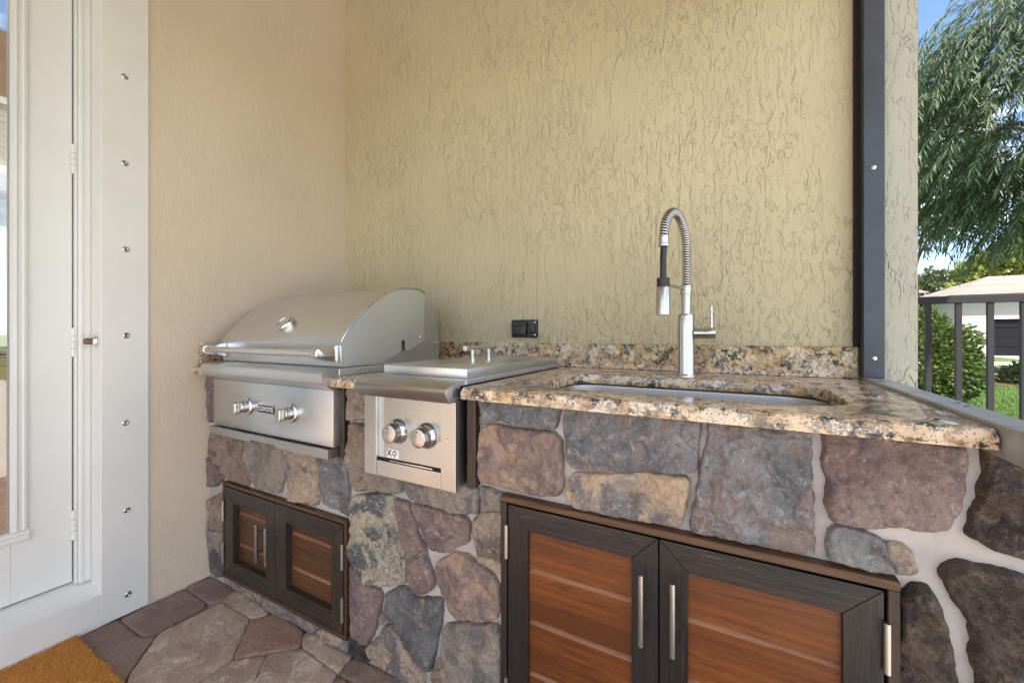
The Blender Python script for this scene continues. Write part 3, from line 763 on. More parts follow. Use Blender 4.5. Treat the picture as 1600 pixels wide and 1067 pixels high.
# sink
sk = thing('sink', 'undermount stainless steel sink set into the granite counter', 'sink', (-.13, 1.19, .9))
lo = [(-.006, 0), (-.005, -.010), (-.004, -.02), (.004, -.15), (.016, -.178), (.034, -.188), (.10, -.190)]
bm = bmesh.new(); rings = []
for ins, dz in lo:
    r0 = rrect(-.487+ins, .214-ins, 1.0+ins, 1.377-ins, max(.095-ins*.6, .02)); rings.append([bm.verts.new((x, y, CZ0-.001+dz)) for x, y in r0])
for a, b in zip(rings, rings[1:]):
    for k in range(len(a)): bm.faces.new((a[k], a[(k+1) % len(a)], b[(k+1) % len(a)], b[k]))
bm.faces.new(rings[-1]); bmesh.ops.recalc_face_normals(bm, faces=bm.faces[:])
for f in bm.faces: f.normal_flip()
bmesh.ops.solidify(bm, geom=bm.faces[:], thickness=.0015)
me = bpy.data.meshes.new('basin'); bm.to_mesh(me); bm.free(); link('basin', me, 'steel_sink', sk, True)
MB().lathe((-.13, 1.25, .7105), (0, 0, 1), [(0, .045), (.003, .045), (.004, .038), (.001, .03), (.001, .002)], 24).build('drain', 'chrome', sk, True)

# ================================================================== FAUCET
fx, fy = -.136, 1.467
fa_ = thing('faucet', 'brushed nickel pull down faucet with a coiled spring spout', 'faucet', (fx, fy, CZ1))
MB().lathe((fx, fy, CZ1), (0, 0, 1), [(0, .030), (.004, .030), (.008, .0272), (.012, .0262), (.200, .0262), (.205, .0256), (.2075, .024), (.2075, .0155)], 32).build('body', 'nickel', fa_, True)
MB().lathe((fx, fy, CZ1+.2), (0, 0, 1), [(0, .0152), (.072, .0152), (.072, .0175), (.074, .0182), (.100, .0182), (.103, .0172), (.103, .012)], 28).build('neck', 'nickel', fa_, True)
phi = R(17); dr = Vector((-math.sin(phi), -math.cos(phi), 0)); reach = .165
P0 = Vector((fx, fy, 0)); path = []
for k in range(14): path.append(P0+Vector((0, 0, 1.228+.122*k/13)))
for k in range(1, 33):
    a = math.pi*k/32; path.append(P0+dr*(reach/2*(1-math.cos(a)))+Vector((0, 0, 1.350+.098*math.sin(a)+.012*k/32)))
MB().tube(path, .0085, 12).build('inner_hose', 'hose_black', fa_, True)
# coil
L = [0]
for a, b in zip(path, path[1:]): L.append(L[-1]+(b-a).length)
def along(s_):
    for i in range(len(L)-1):
        if L[i+1] >= s_: break
    f = (s_-L[i])/(L[i+1]-L[i]); return path[i].lerp(path[i+1], f), (path[i+1]-path[i]).normalized()
side = Vector((math.cos(phi), -math.sin(phi), 0)); coil = []; pitch = .0082; N = int(L[-1]/pitch*14)
for k in range(N+1):
    p, d = along(L[-1]*k/N); u = side.cross(d).normalized(); a = 2*math.pi*k/14
    coil.append(p+(side*math.cos(a)+u*math.sin(a))*.0125)
MB().tube(coil, .0026, 6).build('spring', 'nickel', fa_, True, 60)
pe, de = path[-1], Vector((0, 0, -1))
MB().lathe(pe+Vector((0, 0, .004)), de, [(0, .0125), (.001, .0145), (.022, .0148), (.024, .0165), (.030, .0165), (.031, .009)], 24).build('ferrule', 'nickel', fa_, True)
hd = Vector((fx, fy, 0))+dr*(reach+.004)
MB().tube([pe+Vector((0, 0, -.02)), pe+dr*.004+Vector((0, 0, -.06)), hd+Vector((0, 0, 1.265)), hd+Vector((0, 0, 1.235))], [.0095]*4, 14).build('hose', 'hose_black', fa_, True)
MB().lathe(hd+Vector((0, 0, 1.127)), (0, 0, 1), [(0, .0195), (.001, .0205), (.083, .0205), (.085, .0192)], 30).build('spray_head', 'nickel', fa_, True)
MB().lathe(hd+Vector((0, 0, 1.2122)), (0, 0, 1), [(0, .0182), (.020, .0185), (.024, .0195), (.0265, .019), (.027, .010)], 24).build('spray_collar', 'hose_black', fa_, True)
MB().tube([Vector((fx, fy, 1.218))+dr*.017, hd-dr*.021+Vector((0, 0, 1.222))], .0052, 12).tube([hd-dr*.024+Vector((0, 0, 1.212)), hd-dr*.024+Vector((0, 0, 1.234))], .006, 12).build('support_arm', 'nickel', fa_, True)
MB().lathe((fx+.024, fy, 1.072), (1, 0, 0), [(0, .0175), (.030, .0175), (.031, .0165), (.033, .0165), (.034, .0178), (.062, .0178), (.064, .0165)], 26).build('valve', 'nickel', fa_, True)
MB().tube([(fx+.076, fy, 1.085), (fx+.076, fy, 1.160)], [.0042, .0036], 12).build('lever', 'nickel', fa_, True)

# ================================================================== GAS GRILL
gg = thing('gas_grill', 'built in stainless steel gas grill with its curved hood closed', 'grill', (-1.53, 1.2, .66))
gx0, gx1 = -1.902, -1.159
hood = [(.9327, .957), (.9291, 1.040), (.9438, 1.0643), (.981, 1.1087), (1.0286, 1.151), (1.0868, 1.1935), (1.1493, 1.2285), (1.197, 1.2455), (1.2474, 1.2535), (1.305, 1.255), (1.335, 1.252), (1.3553, 1.2433)]
def smooth_curve(p, n=4):
    o_ = [p[0], p[1]]
    q = p[1:]
    for i in range(len(q)-1):
        a, b, c_, d = q[max(i-1, 0)], q[i], q[i+1], q[min(i+2, len(q)-1)]
        for k in range(1, n+1):
            t_ = k/n; o_.append(tuple(.5*((2*b[j])+(-a[j]+c_[j])*t_+(2*a[j]-5*b[j]+4*c_[j]-d[j])*t_**2+(-a[j]+3*b[j]-3*c_[j]+d[j])*t_**3) for j in (0, 1)))
    return o_
hc = smooth_curve(hood)
bm = bmesh.new(); ra = [bm.verts.new((gx0, y, z)) for y, z in hc]; rb = [bm.verts.new((gx1, y, z)) for y, z in hc]
for k in range(len(ra)-1): bm.faces.new((ra[k], ra[k+1], rb[k+1], rb[k]))
bmesh.ops.recalc_face_normals(bm, faces=bm.faces[:])
bmesh.ops.solidify(bm, geom=bm.faces[:], thickness=.003)
me = bpy.data.meshes.new('hood'); bm.to_mesh(me); bm.free(); hd_o = sharp(link('hood', me, 'steel_x', gg), 28)
lowr = [(1.3553, 1.0466), (1.2967, 1.017), (1.256, 1.004), (1.245, 1.004), (1.240, 1.010), (1.241, 1.036), (1.236, 1.045), (1.228, 1.047), (1.219, 1.044), (1.2155, 1.032), (1.2175, 1.012), (1.213, 1.0016), (1.1999, .994), (1.1199, .963), (1.0868, .957)]
sidep = hc+lowr
for xa in (gx1-.0075, gx0+.0035):
    MB().prism([(xa, y+(.002 if y < 1.2 else -.002), min(z, z if z < 1.0 else z-.003)) for y, z in sidep], (.004, 0, 0)).build('hood_side', 'steel_y', hd_o)
# rolled edge of the side
edge = [(gx1-.002, y-.001, z) for y, z in hc[1:]]
MB().tube(edge, .0032, 8).build('hood_edge', 'chrome', hd_o, True)
MB().lathe((gx1-.004, 1.330, 1.055), (1, 0, 0), [(0, .007), (.003, .007), (.0055, .005), (.006, .001)], 14).build('pivot_screw', 'chrome', hd_o, True)
MB().lathe((gx1-.004, 1.146, 1.100), (1, 0, 0), [(0, .003), (.0015, .0025), (.002, .001)], 10).build('rivet', 'chrome', hd_o, True)
# thermometer on the curve
nrm = Vector((0, -.77, .64)).normalized()
MB().lathe(Vector((-1.533, .975, 1.106))-nrm*.004, nrm, [(0, .035), (.010, .035), (.018, .033), (.0215, .029), (.022, .026), (.0185, .0255)], 36).build('thermometer', 'chrome', hd_o, True)
MB().lathe(Vector((-1.533, .975, 1.106))+nrm*.0146, nrm, [(0, .0258), (.0006, .0252)], 32).build('dial', 'steel_z', hd_o)
# handle
MB().tube([(-1.872, .857, 1.006), (-1.192, .857, 1.006)], .0125, 22).build('handle_bar', 'chrome', hd_o, True)
for xa, xb in ((-1.890, -1.868), (-1.196, -1.172)):
    prof_ = [(.842, .997), (.842, 1.015), (.848, 1.022), (.856, 1.025), (.9295, 1.033), (.9295, .972), (.856, .987), (.848, .990)]
    MB().prism([(xa, y, z) for y, z in prof_], (xb-xa, 0, 0), .003).build('handle_bracket', 'chrome', hd_o, True, 50)
# rear housing, firebox flange
MB().prism([(gx1-.018, 1.05, .945), (gx1-.018, 1.20, 1.0), (gx1-.018, 1.345, 1.187), (gx1-.018, 1.4064, 1.1847), (gx1-.018, 1.4645, 1.0991), (gx1-.018, 1.4691, .931), (gx1-.018, 1.05, .931)], (gx0-gx1+.036, 0, 0)).build('rear_housing', 'steel_rear', gg)
for yy, zz in ((1.217, .956), (1.268, .9575)): MB().lathe((gx1-.0185, yy, zz), (1, 0, 0), [(0, .0025), (.0012, .0025), (.0014, .001)], 8).build('rivet_hole', 'gap_dark', gg)
MB().tube([(gx1-.010, 1.428, 1.028), (gx1+.010, 1.428, 1.028)], .0035, 8).build('hinge_pin', 'chrome', gg, True)
MB().box(gx0-.006, gx1+.007, .915, 1.47, .9285, .9535, .002).build('firebox_flange', 'steel_y', gg)
# nose and control panel
nz = [(.896, .882), (.858, .905), (.852, .911), (.850, .918), (.850, .938), (.853, .945), (.860, .949), (.914, .9545), (.914, .882)]
MB().prism([(gx0-.004, y, z) for y, z in nz], (gx1-gx0+.010, 0, 0)).build('nose', 'steel_x', gg, True, 40)
BOX('control_panel', 'steel_x', gg, gx0+.002, -1.1545, .894, .938, .694, .8825, .002, 2)
BOX('panel_shadow_gap', 'gap_dark', gg, gx0+.012, -1.165, .905, .95, .684, .6935)
tray = [(-1.8985, .689), (-1.8985, .660), (-1.606, .660), (-1.604, .668), (-1.452, .668), (-1.449, .659), (-1.1625, .659), (-1.1625, .689)]
MB().prism([(x, .880, z) for x, z in tray], (0, .05, 0)).build('drip_tray', 'steel_warm', gg)
for kx, kz in ((-1.648, .789), (-1.372, .789)):
    kb = MB().lathe((kx, .8935, kz), (0, -1, 0), [(0, .033), (.004, .033), (.007, .030), (.008, .026), (.006, .024)], 32).build('knob', 'chrome', gg, True)
    MB().lathe((kx, .8885, kz), (0, -1, 0), [(0, .022), (.012, .022), (.012, .0205), (.014, .0205), (.014, .0218), (.028, .0212), (.030, .020)], 30).build('knob_body', 'chrome', kb, True)
    MB().box(kx-.0135, kx+.0135, .8385, .8590, kz-.0215, kz+.0215, .005, 3).build('knob_grip', 'nickel', kb, True)
def text_mesh(name, body, size, mat, loc, rot, parent, sx=1.0, ext=.0004):
    cu = bpy.data.curves.new(name, 'FONT'); cu.body = body; cu.size = size; cu.align_x = 'CENTER'; cu.align_y = 'CENTER'; cu.extrude = ext; cu.offset = size*.022
    to = bpy.data.objects.new('t', cu); C.objects.link(to); bpy.context.view_layer.update()
    me = bpy.data.meshes.new_from_object(to.evaluated_get(bpy.context.evaluated_depsgraph_get()))
    bpy.data.objects.remove(to)
    o = link(name, me, mat); o.rotation_euler = rot; o.scale = (sx, 1, 1); o.location = loc; attach(o, parent); return o
bd = BOX('badge', 'badge_black', gg, -1.578, -1.476, .8915, .8937, .7745, .8025, .0006)
text_mesh('badge_lettering', 'COYOTE', .0225, 'badge_white', (-1.527, .8912, .7885), (R(90), 0, 0), bd, 1.02)
BOX('badge_rim', 'chrome', bd, -1.5775, -1.4765, .8925, .8939, .773, .804, .0004)

# ================================================================== SIDE BURNER
sbn = thing('side_burner', 'narrow stainless steel side burner with a flat lid and two round knobs', 'side burner', (-.82, 1.2, .65))
cap = [(.922, .9435), (.925, .929), (.899, .929), (.898, .8975), (.8724, .8905), (.8546, .8873), (.8421, .9063), (.838, .9176), (.8415, .926), (.8576, .9335), (.895, .940)]
nose_in = [(y+.001 if y < .9 else y, z) for y, z in cap]
MB().prism([(-.991, y, z) for y, z in [(.93, .9435), (.93, .929), (.899, .929), (.8985, .896), (.8724, .8898), (.856, .8873), (.8435, .9063), (.839, .9176), (.843, .9262), (.859, .9338), (.895, .9402)]], (.339, 0, 0)).build('nose', 'steel_warm', sbn, True, 35)
cp = MB().prism([(-.6515, y, z) for y, z in cap], (.0045, 0, 0)).build('end_cap', 'steel_y', sbn)
for k in range(6):
    yb = .868+.0088*k
    MB().prism([(-.6475, yb, .902), (-.6475, yb+.0035, .902), (-.6475, yb+.006, .9235), (-.6475, yb+.0025, .9235)], (.0012, 0, 0)).build('vent_slot', 'gap_dark', cp)
BOX('deck_flange', 'steel_y', sbn, -.998, -.644, .9235, 1.612, .9287, .9425, .0015)
ld = BOX('lid', 'steel_x', sbn, -.982, -.660, .948, 1.597, .9432, .9710, .0025, 2)
for yy in (1.222, 1.332): MB().tube([(-.824, yy, .970), (-.824, yy, 1.016)], .0072, 16).build('handle_post', 'chrome', ld, True)
MB().tube([(-.824, 1.178, 1.0185), (-.824, 1.378, 1.0185)], .0088, 20).build('handle_bar', 'chrome', ld, True)
MB().tube([(-.824, 1.174, 1.0185), (-.824, 1.182, 1.0185)], .0092, 20).build('handle_end', 'chrome', ld, True)
pf = .883
BOX('stile', 'steel_warm', sbn, -.9965, -.9465, pf, pf+.016, .6445, .8865, .0008)
BOX('stile', 'steel_warm', sbn, -.7010, -.6515, pf, pf+.016, .6445, .8865, .0008)
BOX('bottom_rail', 'steel_warm', sbn, -.9448, -.7028, pf+.0008, pf+.016, .6448, .6905, .0008)
BOX('housing', 'steel_z', sbn, -.9955, -.6525, pf+.0165, YF+.02, .646, .888)
BOX('fascia', 'steel_warm', sbn, -.9235, -.7035, pf+.009, pf+.0163, .6985, .8862, .0008)
BOX('shadow_slot', 'gap_dark', sbn, -.9458, -.7035, pf+.0085, pf+.0163, .6908, .698)
BOX('pull_lip', 'chrome', sbn, -.896, -.735, pf+.0045, pf+.0083, .6915, .6955, .0008)
BOX('inner_return', 'steel_z', sbn, -.9458, -.924, pf+.0105, pf+.0163, .6985, .8862)
for kx in (-.866, -.7565):
    kb = MB().lathe((kx, pf+.0085, .784), (0, -1, 0), [(0, .0365), (.003, .0365), (.008, .0345), (.013, .0295), (.0145, .0275), (.010, .026)], 40).build('knob', 'chrome', sbn, True)
    MB().lathe((kx, pf-.003, .784), (0, -1, 0), [(0, .0245), (.005, .0265)], 32).build('knob_ring', 'gap_dark', kb, True)
    MB().lathe((kx, pf-.0075, .784), (0, -1, 0), [(0, .0272), (.022, .0268), (.0235, .0258), (.024, .0245)], 40).build('knob_body', 'nickel', kb, True)
    MB().lathe((kx-.002, pf-.0312, .8015), (0, -1, 0), [(0, .0024), (.0005, .0022)], 10).build('knob_dot', 'gap_dark', kb)
lg = BOX('logo_plate', 'badge_white', sbn, -.9105, -.8625, pf+.0072, pf+.0089, .7015, .7285, .0006)
BOX('logo_edge', 'nickel', lg, -.8618, -.8585, pf+.0072, pf+.0089, .7025, .7275, .0004)
text_mesh('logo_letter', 'X', .026, 'badge_black', (-.8995, pf+.0069, .7155), (R(90), 0, 0), lg, .95)
text_mesh('logo_letter', 'O', .021, 'badge_black', (-.8785, pf+.0069, .7160), (R(90), 0, 0), lg, .95)
BOX('logo_bar', 'logo_red', lg, -.8835, -.8735, pf+.0066, pf+.0073, .7055, .7070)
MB().lathe((-.6787, pf, .781), (0, -1, 0), [(0, .0058), (.0015, .0058), (.0032, .0045), (.0036, .001)], 14).build('screw', 'chrome', sbn, True)

# ================================================================== OUTLET COVER
oc = thing('outlet_cover', 'black weatherproof outlet cover mounted on the tan stucco wall', 'outlet', (-.83, YB, 1.09))
BOX('base_plate', 'black_plastic', oc, -.8945, -.768, YB-.014, YB-.0005, 1.052, 1.132, .003, 2)
BOX('flip_lid', 'black_plastic', oc, -.890, -.815, YB-.030, YB-.0142, 1.062, 1.124, .005, 3)
BOX('latch', 'black_plastic', oc, -.812, -.773, YB-.024, YB-.0142, 1.072, 1.112, .003, 2)
for zz in (1.120, 1.0635): MB().lathe((-.7765, YB-.0142, zz), (0, -1, 0), [(0, .004), (.0015, .0035)], 10).build('screw', 'screw_metal', oc, True)
MB().tube([(-.888, YB-.0305, 1.112), (-.868, YB-.0315, 1.106), (-.850, YB-.0315, 1.103), (-.830, YB-.0305, 1.106), (-.817, YB-.0295, 1.110)], .0018, 8).build('lid_ridge', 'black_plastic', oc, True)

# ================================================================== CABINETS
def cabinet(name, label, x0, x1, z0, z1, xm, zj, wood_f, trim, hz, handle, hxs, sw, kind):
    cx = thing(name, label, 'cabinet', ((x0+x1)/2, YF, z0))
    tw = .0125 if kind == 's' else .0165
    yf = YF-.022 if kind == 's' else YF-.026
    # jamb frame around the doors
    BOX('trim_board', trim[0], cx, x0, x1, yf, YF+.06, z1-tw, z1, .0015)
    if z0 > .03: BOX('trim_board', trim[0], cx, x0, x1, yf, YF+.06, z0, z0+tw, .0015)
    for a, b in ((x0, x0+tw), (x1-tw, x1)):
        BOX('trim_board', trim[1], cx, a, b, yf+.001, YF+.06, z0+tw+.0003, z1-tw-.0003, .0015)
    BOX('carcass_shadow', 'gap_dark', cx, x0+.002, x1-.002, YF+.045, YF+.05, z0+.002, z1-.002)
    gap = .003
    for di, (a, b) in enumerate(((x0+tw+gap+.002, xm-gap/2), (xm+gap/2, x1-tw-gap-.002))):
        zb, zt = z0+tw+gap, z1-tw-gap-.002
        yd = yf+.0015; th = .030
        dref = bpy.data.objects.new('door', None); C.objects.link(dref); dref.location = ((a+b)/2, yd, zb); attach(dref, cx)
        def mitre(name_, pts, m_): MB().prism([(x, yd, z) for x, z in pts], (0, th, 0), .0012).build(name_, m_, dref)
        e = .0006
        mitre('rail', [(a+e, zt), (b-e, zt), (b-sw-e, zt-sw), (a+sw+e, zt-sw)], wood_f[0])
        mitre('rail', [(a+e, zb), (a+sw+e, zb+sw), (b-sw-e, zb+sw), (b-e, zb)], wood_f[0])
        mitre('stile', [(a, zb+e), (a, zt-e), (a+sw, zt-sw-e), (a+sw, zb+sw+e)], wood_f[1])
        mitre('stile', [(b, zb+e), (b-sw, zb+sw+e), (b-sw, zt-sw-e), (b, zt-e)], wood_f[1])
        edges = [zt-sw+.004]+list(zj)+[zb+sw-.004]
        for zt_, zb_ in zip(edges, edges[1:]):
            yp = yd+(.026 if kind == 's' else .011)
            g_ = .0012; ch = .0105
            x0_, x1_ = a+sw-.006, b-sw+.006
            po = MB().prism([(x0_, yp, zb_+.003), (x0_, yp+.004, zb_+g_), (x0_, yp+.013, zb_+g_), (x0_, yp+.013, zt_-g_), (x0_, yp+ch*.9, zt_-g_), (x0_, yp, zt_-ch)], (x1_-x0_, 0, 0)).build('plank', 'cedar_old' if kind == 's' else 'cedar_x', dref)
            po.data.materials.append(M['cedar_lit'])
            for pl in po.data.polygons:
                if pl.normal.z > .2 and pl.normal.y < -.2: pl.material_index = 1  # upward bevels take the painted-in light tone
        # handle
        hx, (h0, h1) = hxs[di], handle
        hh = MB().tube([(hx, yd-.032, h0), (hx, yd-.032, h1)], .0062, 18).build('handle', 'nickel', dref, True)
        q = (h1-h0)*.24
        for zz in (h0+q, h1-q): MB().tube([(hx, yd-.031, zz), (hx, yd+.001, zz)], .0048, 12).build('handle_post', 'nickel', dref, True)
        xh = a-.003 if di == 0 else b+.003
        for (c0, c1) in hz:
            MB().tube([(xh, yd-.005, c0), (xh, yd-.005, c1)], .0055, 12).build('hinge', 'hinge_metal', dref, True)
    return cx
cabinet('cabinet', 'low double door cabinet with weathered brown frames under the gas grill', -1.893, -1.129, .0480, .4465, -1.522, (.326, .1955), ('brownwood_x', 'brownwood_z'), ('trim_x', 'trim_z'),
        ((.285, .370), (.109, .194)), (.204, .347), (-1.590, -1.530), .060, 's')
cabinet('cabinet', 'tall double door cabinet with black frames and orange planks under the sink', -.533, .2505, .0080, .6500, -.1402, (.474, .3435, .213), ('wenge_x', 'wenge_z'), ('trim_x', 'trimdark_z'),
        ((.492, .578), (.10, .186)), (.409, .560), (-.172, -.109), .056, 'l')

# ================================================================== SCREEN FRAME
sp = thing('screen_post', 'dark grey aluminium screen post fixed to the end of the stucco wall', 'post', (.375, 1.62, ZG))
BOX('post', 'alu_grey', sp, .3505, .4005, 1.600, 1.6445, .9365, 3.088, .0015)
BOX('shadow_gap', 'gap_dark', sp, .337, .3500, 1.640, YB-.0006, 1.029, 3.088)  # black strip painted in for the shadowed gap beside the post
for px_, py_ in ((1365, 262), (1366, 560), (1366, -60)):
    p = onY(px_, py_, 1.6)
    MB().lathe((p[0], 1.600, p[2]), (0, -1, 0), [(0, .0068), (.0015, .0068), (.003, .0045), (.005, .0042), (.0052, .002), (.003, .0015)], 14).build('screw', 'screw_metal', sp, True)
sr = thing('screen_rail', 'flat grey aluminium chair rail running along the edge of the counter', 'rail', (.377, 0, .9))
BOX('rail', 'alu_sill', sr, .3515, .4025, -2.5, 1.6440, .886, .936, .0015)
for yy, xx in ((1.505, .366), (1.118, .388), (1.075, .385)): MB().lathe((xx, yy, .9355), (0, 0, 1), [(0, .0042), (.001, .0042), (.0012, .003)], 12).build('screw_hole', 'gap_dark', sr)
BOX('end_post', 'alu_grey', sr, .3515, .4025, -2.551, -2.501, ZG, 3.089)

# ================================================================== OUTDOORS
YFN = 2.85
fe = thing('metal_fence', 'dark grey aluminium picket fence standing outside on the lawn', 'fence', (1.2, YFN, ZG))
zt = onY(1433, 464.5, YFN)[2]
BOX('top_rail', 'fence_metal', fe, -.8, 4.6, YFN-.016, YFN+.016, zt-.036, zt, .002)
BOX('bottom_rail', 'fence_metal', fe, -.8, 4.6, YFN-.014, YFN+.014, ZG+.09, ZG+.12)
p1, p2 = onY(1450, 500, YFN)[0], onY(1547, 500, YFN)[0]; stp = (p2-p1)/2
for k in range(-14, 34):
    x = p1+stp*k
    if -.78 < x < 4.55: BOX('picket', 'fence_metal', fe, x-.0105, x+.0105, YFN-.0105, YFN+.0105, ZG+.04, zt-.0362)
for x in (-.8, 1.98+stp*2.5, 4.6): BOX('post', 'fence_metal', fe, x-.026, x+.026, YFN-.027, YFN+.027, ZG-.05, zt+.02)

# hedge bush
def bush(name, label, c, rad, n, ls, mat, seed, group=None, cat='bush'):
    rg = random.Random(seed); b = thing(name, label, cat, (c[0], c[1], ZG), group); it = []
    for k in range(n):
        d = Vector((rg.gauss(0, 1), rg.gauss(0, 1), rg.gauss(0, 1))).normalized()
        lump = 1+.22*noise.noise(d*2.6+Vector((seed, 0, 0)))+.10*noise.noise(d*7+Vector((0, seed, 0)))
        r = (rg.random()**.22)*lump
        p = Vector((c[0]+d.x*rad[0]*r, c[1]+d.y*rad[1]*r, c[2]+d.z*rad[2]*r))
        if p.z < ZG+.03: continue
        dd = (d+Vector((rg.gauss(0, .6), rg.gauss(0, .6), rg.gauss(0, .5)+.25))).normalized()
        sv = dd.cross(Vector((rg.gauss(0, 1), rg.gauss(0, 1), rg.gauss(0, 1)))).normalized()
        L_ = ls*(.6+.8*rg.random()); it.append((p, dd, sv, L_, L_*.5))
    leaves('foliage', mat, b, it)
    m = MB()
    for k in range(6):
        a = rg.random()*6.28; m.tube([(c[0]+.05*math.cos(a), c[1]+.05*math.sin(a), ZG-.05), (c[0]+rad[0]*.35*math.cos(a), c[1]+rad[1]*.35*math.sin(a), c[2]), (c[0]+rad[0]*.55*math.cos(a), c[1]+rad[1]*.55*math.sin(a), c[2]+rad[2]*.5)], [.025, .016, .006], 6)
    m.build('stem', 'bark', b); return b
bush('hedge_bush', 'clipped leafy green shrub growing on the lawn just outside the fence', (3.02, 10.6, .50), (.98, .9, .98), 15000, .085, 'leaf_bush', 5)
bush('low_plant', 'small low plant growing in the red mulch bed', onZ(1592, 600, ZG)[:2]+(ZG+.18,), (.45, .4, .28), 700, .16, 'leaf_far', 9, cat='plant')
tx, ty, _ = onZ(1625, 601, ZG)
mb_ = []
for k in range(28):
    a = 2*math.pi*k/28; r = 1.25*(1+.15*noise.noise(Vector((math.cos(a)*2, math.sin(a)*2, 3)))); mb_.append((tx-.3+r*math.cos(a), ty-.1+r*.8*math.sin(a), ZG+.03))
mu = MB().prism(mb_, (0, 0, -.05)).build('mulch_bed', 'mulch'); tag(mu, kind='structure')

def weeping(name, label, base, cen, rad, nsp, spl, ll, lw, mat, seed, group=None, droop=1.0, lvs=26):
    rg = random.Random(seed); t_ = thing(name, label, 'tree', (base[0], base[1], ZG), group)
    m = MB(); top = Vector((cen[0], cen[1], cen[2]+rad[2]*.55)); b0 = Vector((base[0], base[1], ZG-.1))
    m.tube([b0, b0.lerp(top, .25)+Vector((.1, 0, 0)), b0.lerp(top, .6)+Vector((-.12, .1, 0)), top], [rad[0]*.07, rad[0]*.055, rad[0]*.035, .02], 10)
    limbs = []
    for k in range(16):
        s_ = .25+.65*rg.random(); st = b0.lerp(top, s_); a = rg.random()*6.28
        en = Vector((cen[0]+rad[0]*.75*math.cos(a), cen[1]+rad[1]*.75*math.sin(a), cen[2]+rad[2]*(rg.random()*1.3-.6)))
        m.tube([st, st.lerp(en, .5)+Vector((0, 0, .3)), en], [rad[0]*.026, rad[0]*.015, .008], 6); limbs.append((st, en))
    m.build('trunk', 'bark', t_)
    it = []; cl_ = [Vector((rg.gauss(0, 1), rg.gauss(0, 1), rg.gauss(0, 1))).normalized() for _ in range(46)]
    for k in range(nsp):
        d = (rg.choice(cl_)+Vector((rg.gauss(0, .30), rg.gauss(0, .30), rg.gauss(0, .30)))).normalized()
        r = .50+.5*rg.random()**.7
        p = Vector((cen[0]+d.x*rad[0]*r, cen[1]+d.y*rad[1]*r, cen[2]+d.z*rad[2]*r))
        h = Vector((d.x, d.y, 0)); h = h.normalized() if h.length > .05 else Vector((1, 0, 0))
        dirv = (h*(.7+.4*rg.random())+Vector((rg.gauss(0, .3), rg.gauss(0, .3), .25))).normalized(); q = p.copy(); L_ = spl*(.6+.8*rg.random())
        for j in range(lvs):
            q = q+dirv*(L_/lvs); dirv = (dirv+Vector((0, 0, -.085*droop))).normalized()
            sv = dirv.cross(Vector((0, 0, 1)));  sv = sv.normalized() if sv.length > .05 else Vector((1, 0, 0))
            sg = 1 if j % 2 else -1
            ld_ = (dirv*.9+sv*sg*.55+Vector((rg.gauss(0, .18), rg.gauss(0, .18), -.45*droop+rg.gauss(0, .15)))).normalized()
            ws = ld_.cross(Vector((rg.gauss(0, .5), rg.gauss(0, .5), 1))).normalized()
            it.append((q.copy(), ld_, ws, ll*(.7+.6*rg.random()), lw))
    leaves('crown', mat, t_, it); return t_
weeping('weeping_tree', 'large dark green tree with drooping feathery foliage beyond the fence', (tx, ty), (tx+1.0, ty, 7.4), (3.6, 3.2, 4.1), 3000, 1.35, .26, .034, 'leaf_tree', 21)
bx, by, _ = onY(1440, 520, 27); 
weeping('slender_tree', 'slender olive green tree standing behind the drooping tree', (bx-.3, by), (bx-.2, by, 9.4), (2.0, 1.8, 4.9), 700, 1.1, .34, .07, 'leaf_far', 33, droop=.5)
BT = {41: 'yellow green treetop peeping over the middle of the pale tiled roof', 43: 'wide dull green treetop rising behind the garage end of the grey house', 44: 'distant olive treetop behind the gap between the two roofs'}
for (px_, yy, zz, rr, sd_) in ((1575, 46, 4.6, 3.0, 41), (1660, 48, 5.4, 4.0, 43), (1480, 60, 4.2, 3.6, 44)):
    x = onY(px_, 440, yy)[0]
    bush('background_tree', BT[sd_], (x, yy, zz), (rr, rr, rr*.95), 5000, .55, 'leaf_yellow' if sd_ == 41 else 'leaf_far', sd_, 'treetops behind the neighbouring house', 'tree')

# neighbour's house
YH = 35.0
nh = thing('neighbour_house', 'low grey house with a pale tiled hip roof and a dark garage door', 'house', (18, YH+4, ZG))
xe0 = onY(1487, 461, YH-.6)[0]; xg0 = onY(1541, 520, YH)[0]; ze = onY(1487, 461, YH-.6)[2]
def wall_holes(name, x0, x1, y, z0, z1, holes, th, mat, par):
    xs_ = sorted({x0, x1} | {h[0] for h in holes} | {h[1] for h in holes}); zs_ = sorted({z0, z1} | {h[2] for h in holes} | {h[3] for h in holes})
    return grid_wall(name, xs_, zs_, holes, y, y+th, mat, par)
gz1 = onY(1573, 498, YH)[2]
wall_holes('wall', xe0+.6, xe0+13, YH, ZG-.1, ze, [(xg0, xg0+4.9, ZG-.05, gz1)], .25, 'house_paint', nh)
BOX('wall', 'house_paint', nh, xe0+.6, xe0+.85, YH+.26, YH+10, ZG-.1, ze)
BOX('wall', 'house_paint', nh, xe0+12.75, xe0+13, YH+.26, YH+10, ZG-.1, ze)
gd = bpy.data.objects.new('garage_door', None); C.objects.link(gd); gd.location = (xg0+2.4, YH+.1, ZG); attach(gd, nh)
for k in range(4):
    z0_, z1_ = ZG+(gz1-ZG)*k/4, ZG+(gz1-ZG)*(k+1)/4-.03
    BOX('panel', 'garage_dark', gd, xg0+.06, xg0+4.84, YH+.10, YH+.14, z0_, z1_, .012)
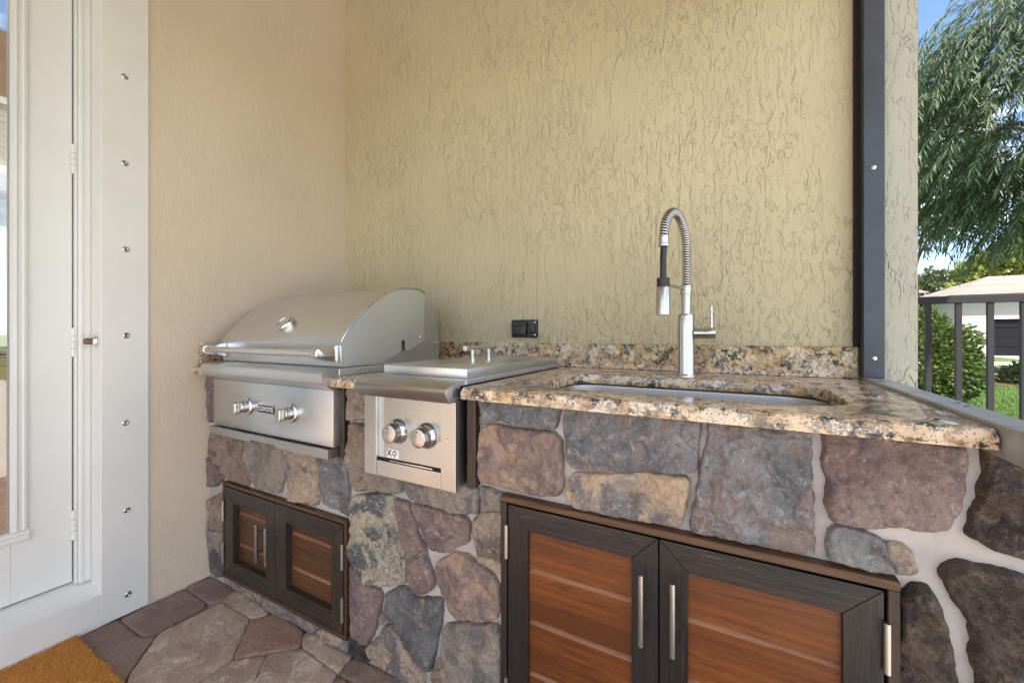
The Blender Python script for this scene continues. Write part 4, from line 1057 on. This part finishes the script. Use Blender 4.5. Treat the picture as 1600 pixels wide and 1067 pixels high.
BOX('garage_back', 'garage_dark', nh, xg0-.05, xg0+4.95, YH+.251, YH+.28, ZG-.04, gz1+.05)
BOX('garage_lintel', 'house_white', nh, xg0-.12, xg0+5.02, YH-.05, YH-.002, gz1, gz1+.14)
BOX('garage_jamb', 'house_white', nh, xg0-.12, xg0-.002, YH-.05, YH-.002, ZG, gz1-.002)
ap = onY(1524, 433, YH+5.0); e0 = (xe0, YH-.6); e1 = (xe0+13.6, YH-.6)
rv = [(e0[0], e0[1], ze), (e1[0], e1[1], ze), (e1[0], YH+10.6, ze), (e0[0], YH+10.6, ze), (ap[0]+.6, YH+5, ap[2]), (e1[0]-5.4, YH+5, ap[2])]
pydata('roof', rv, [(0, 1, 5, 4), (1, 2, 5), (2, 3, 4, 5), (3, 0, 4), (3, 2, 1, 0)], 'roof_tile', nh)
BOX('fascia', 'house_brown', nh, e0[0]+.02, e1[0]-.02, YH-.56, YH-.52, ze-.22, ze-.004)
n2 = thing('neighbour_house', 'brown walled house wing with a tiled roof beside the grey house', 'house', (10, 41, ZG))
xw = onY(1453, 457, 39)[0]; zw = onY(1453, 457, 39)[2]
BOX('wall', 'house_brown', n2, xw-9, xw-.5, 39.6, 46, ZG-.1, zw)
r2 = onY(1425, 431, 43)
pydata('roof', [(xw-9.6, 39, zw), (xw, 39, zw), (xw, 46.6, zw), (xw-9.6, 46.6, zw), (xw-6.5, 42.8, r2[2]+.2), (xw-2.6, 42.8, r2[2]+.2)], [(0, 1, 5, 4), (1, 2, 5), (2, 3, 4, 5), (3, 0, 4), (3, 2, 1, 0)], 'roof_tile', n2)
# grass blades on the near part of the lawn
rg = random.Random(77); it = []
for k in range(30000):
    yy = 3.2+13*rg.random()**1.3; xx = yy*(.26+.30*rg.random())
    a = rg.random()*6.28
    it.append((Vector((xx, yy, ZG)), Vector((rg.gauss(0, .4), rg.gauss(0, .4), 1)).normalized(), Vector((math.cos(a), math.sin(a), 0)), .05+.05*rg.random(), .012))
gr = leaves('grass', 'grass_blade', None, it, 'stuff'); tag(gr, 'short green grass blades on the lawn beyond the fence', 'grass')
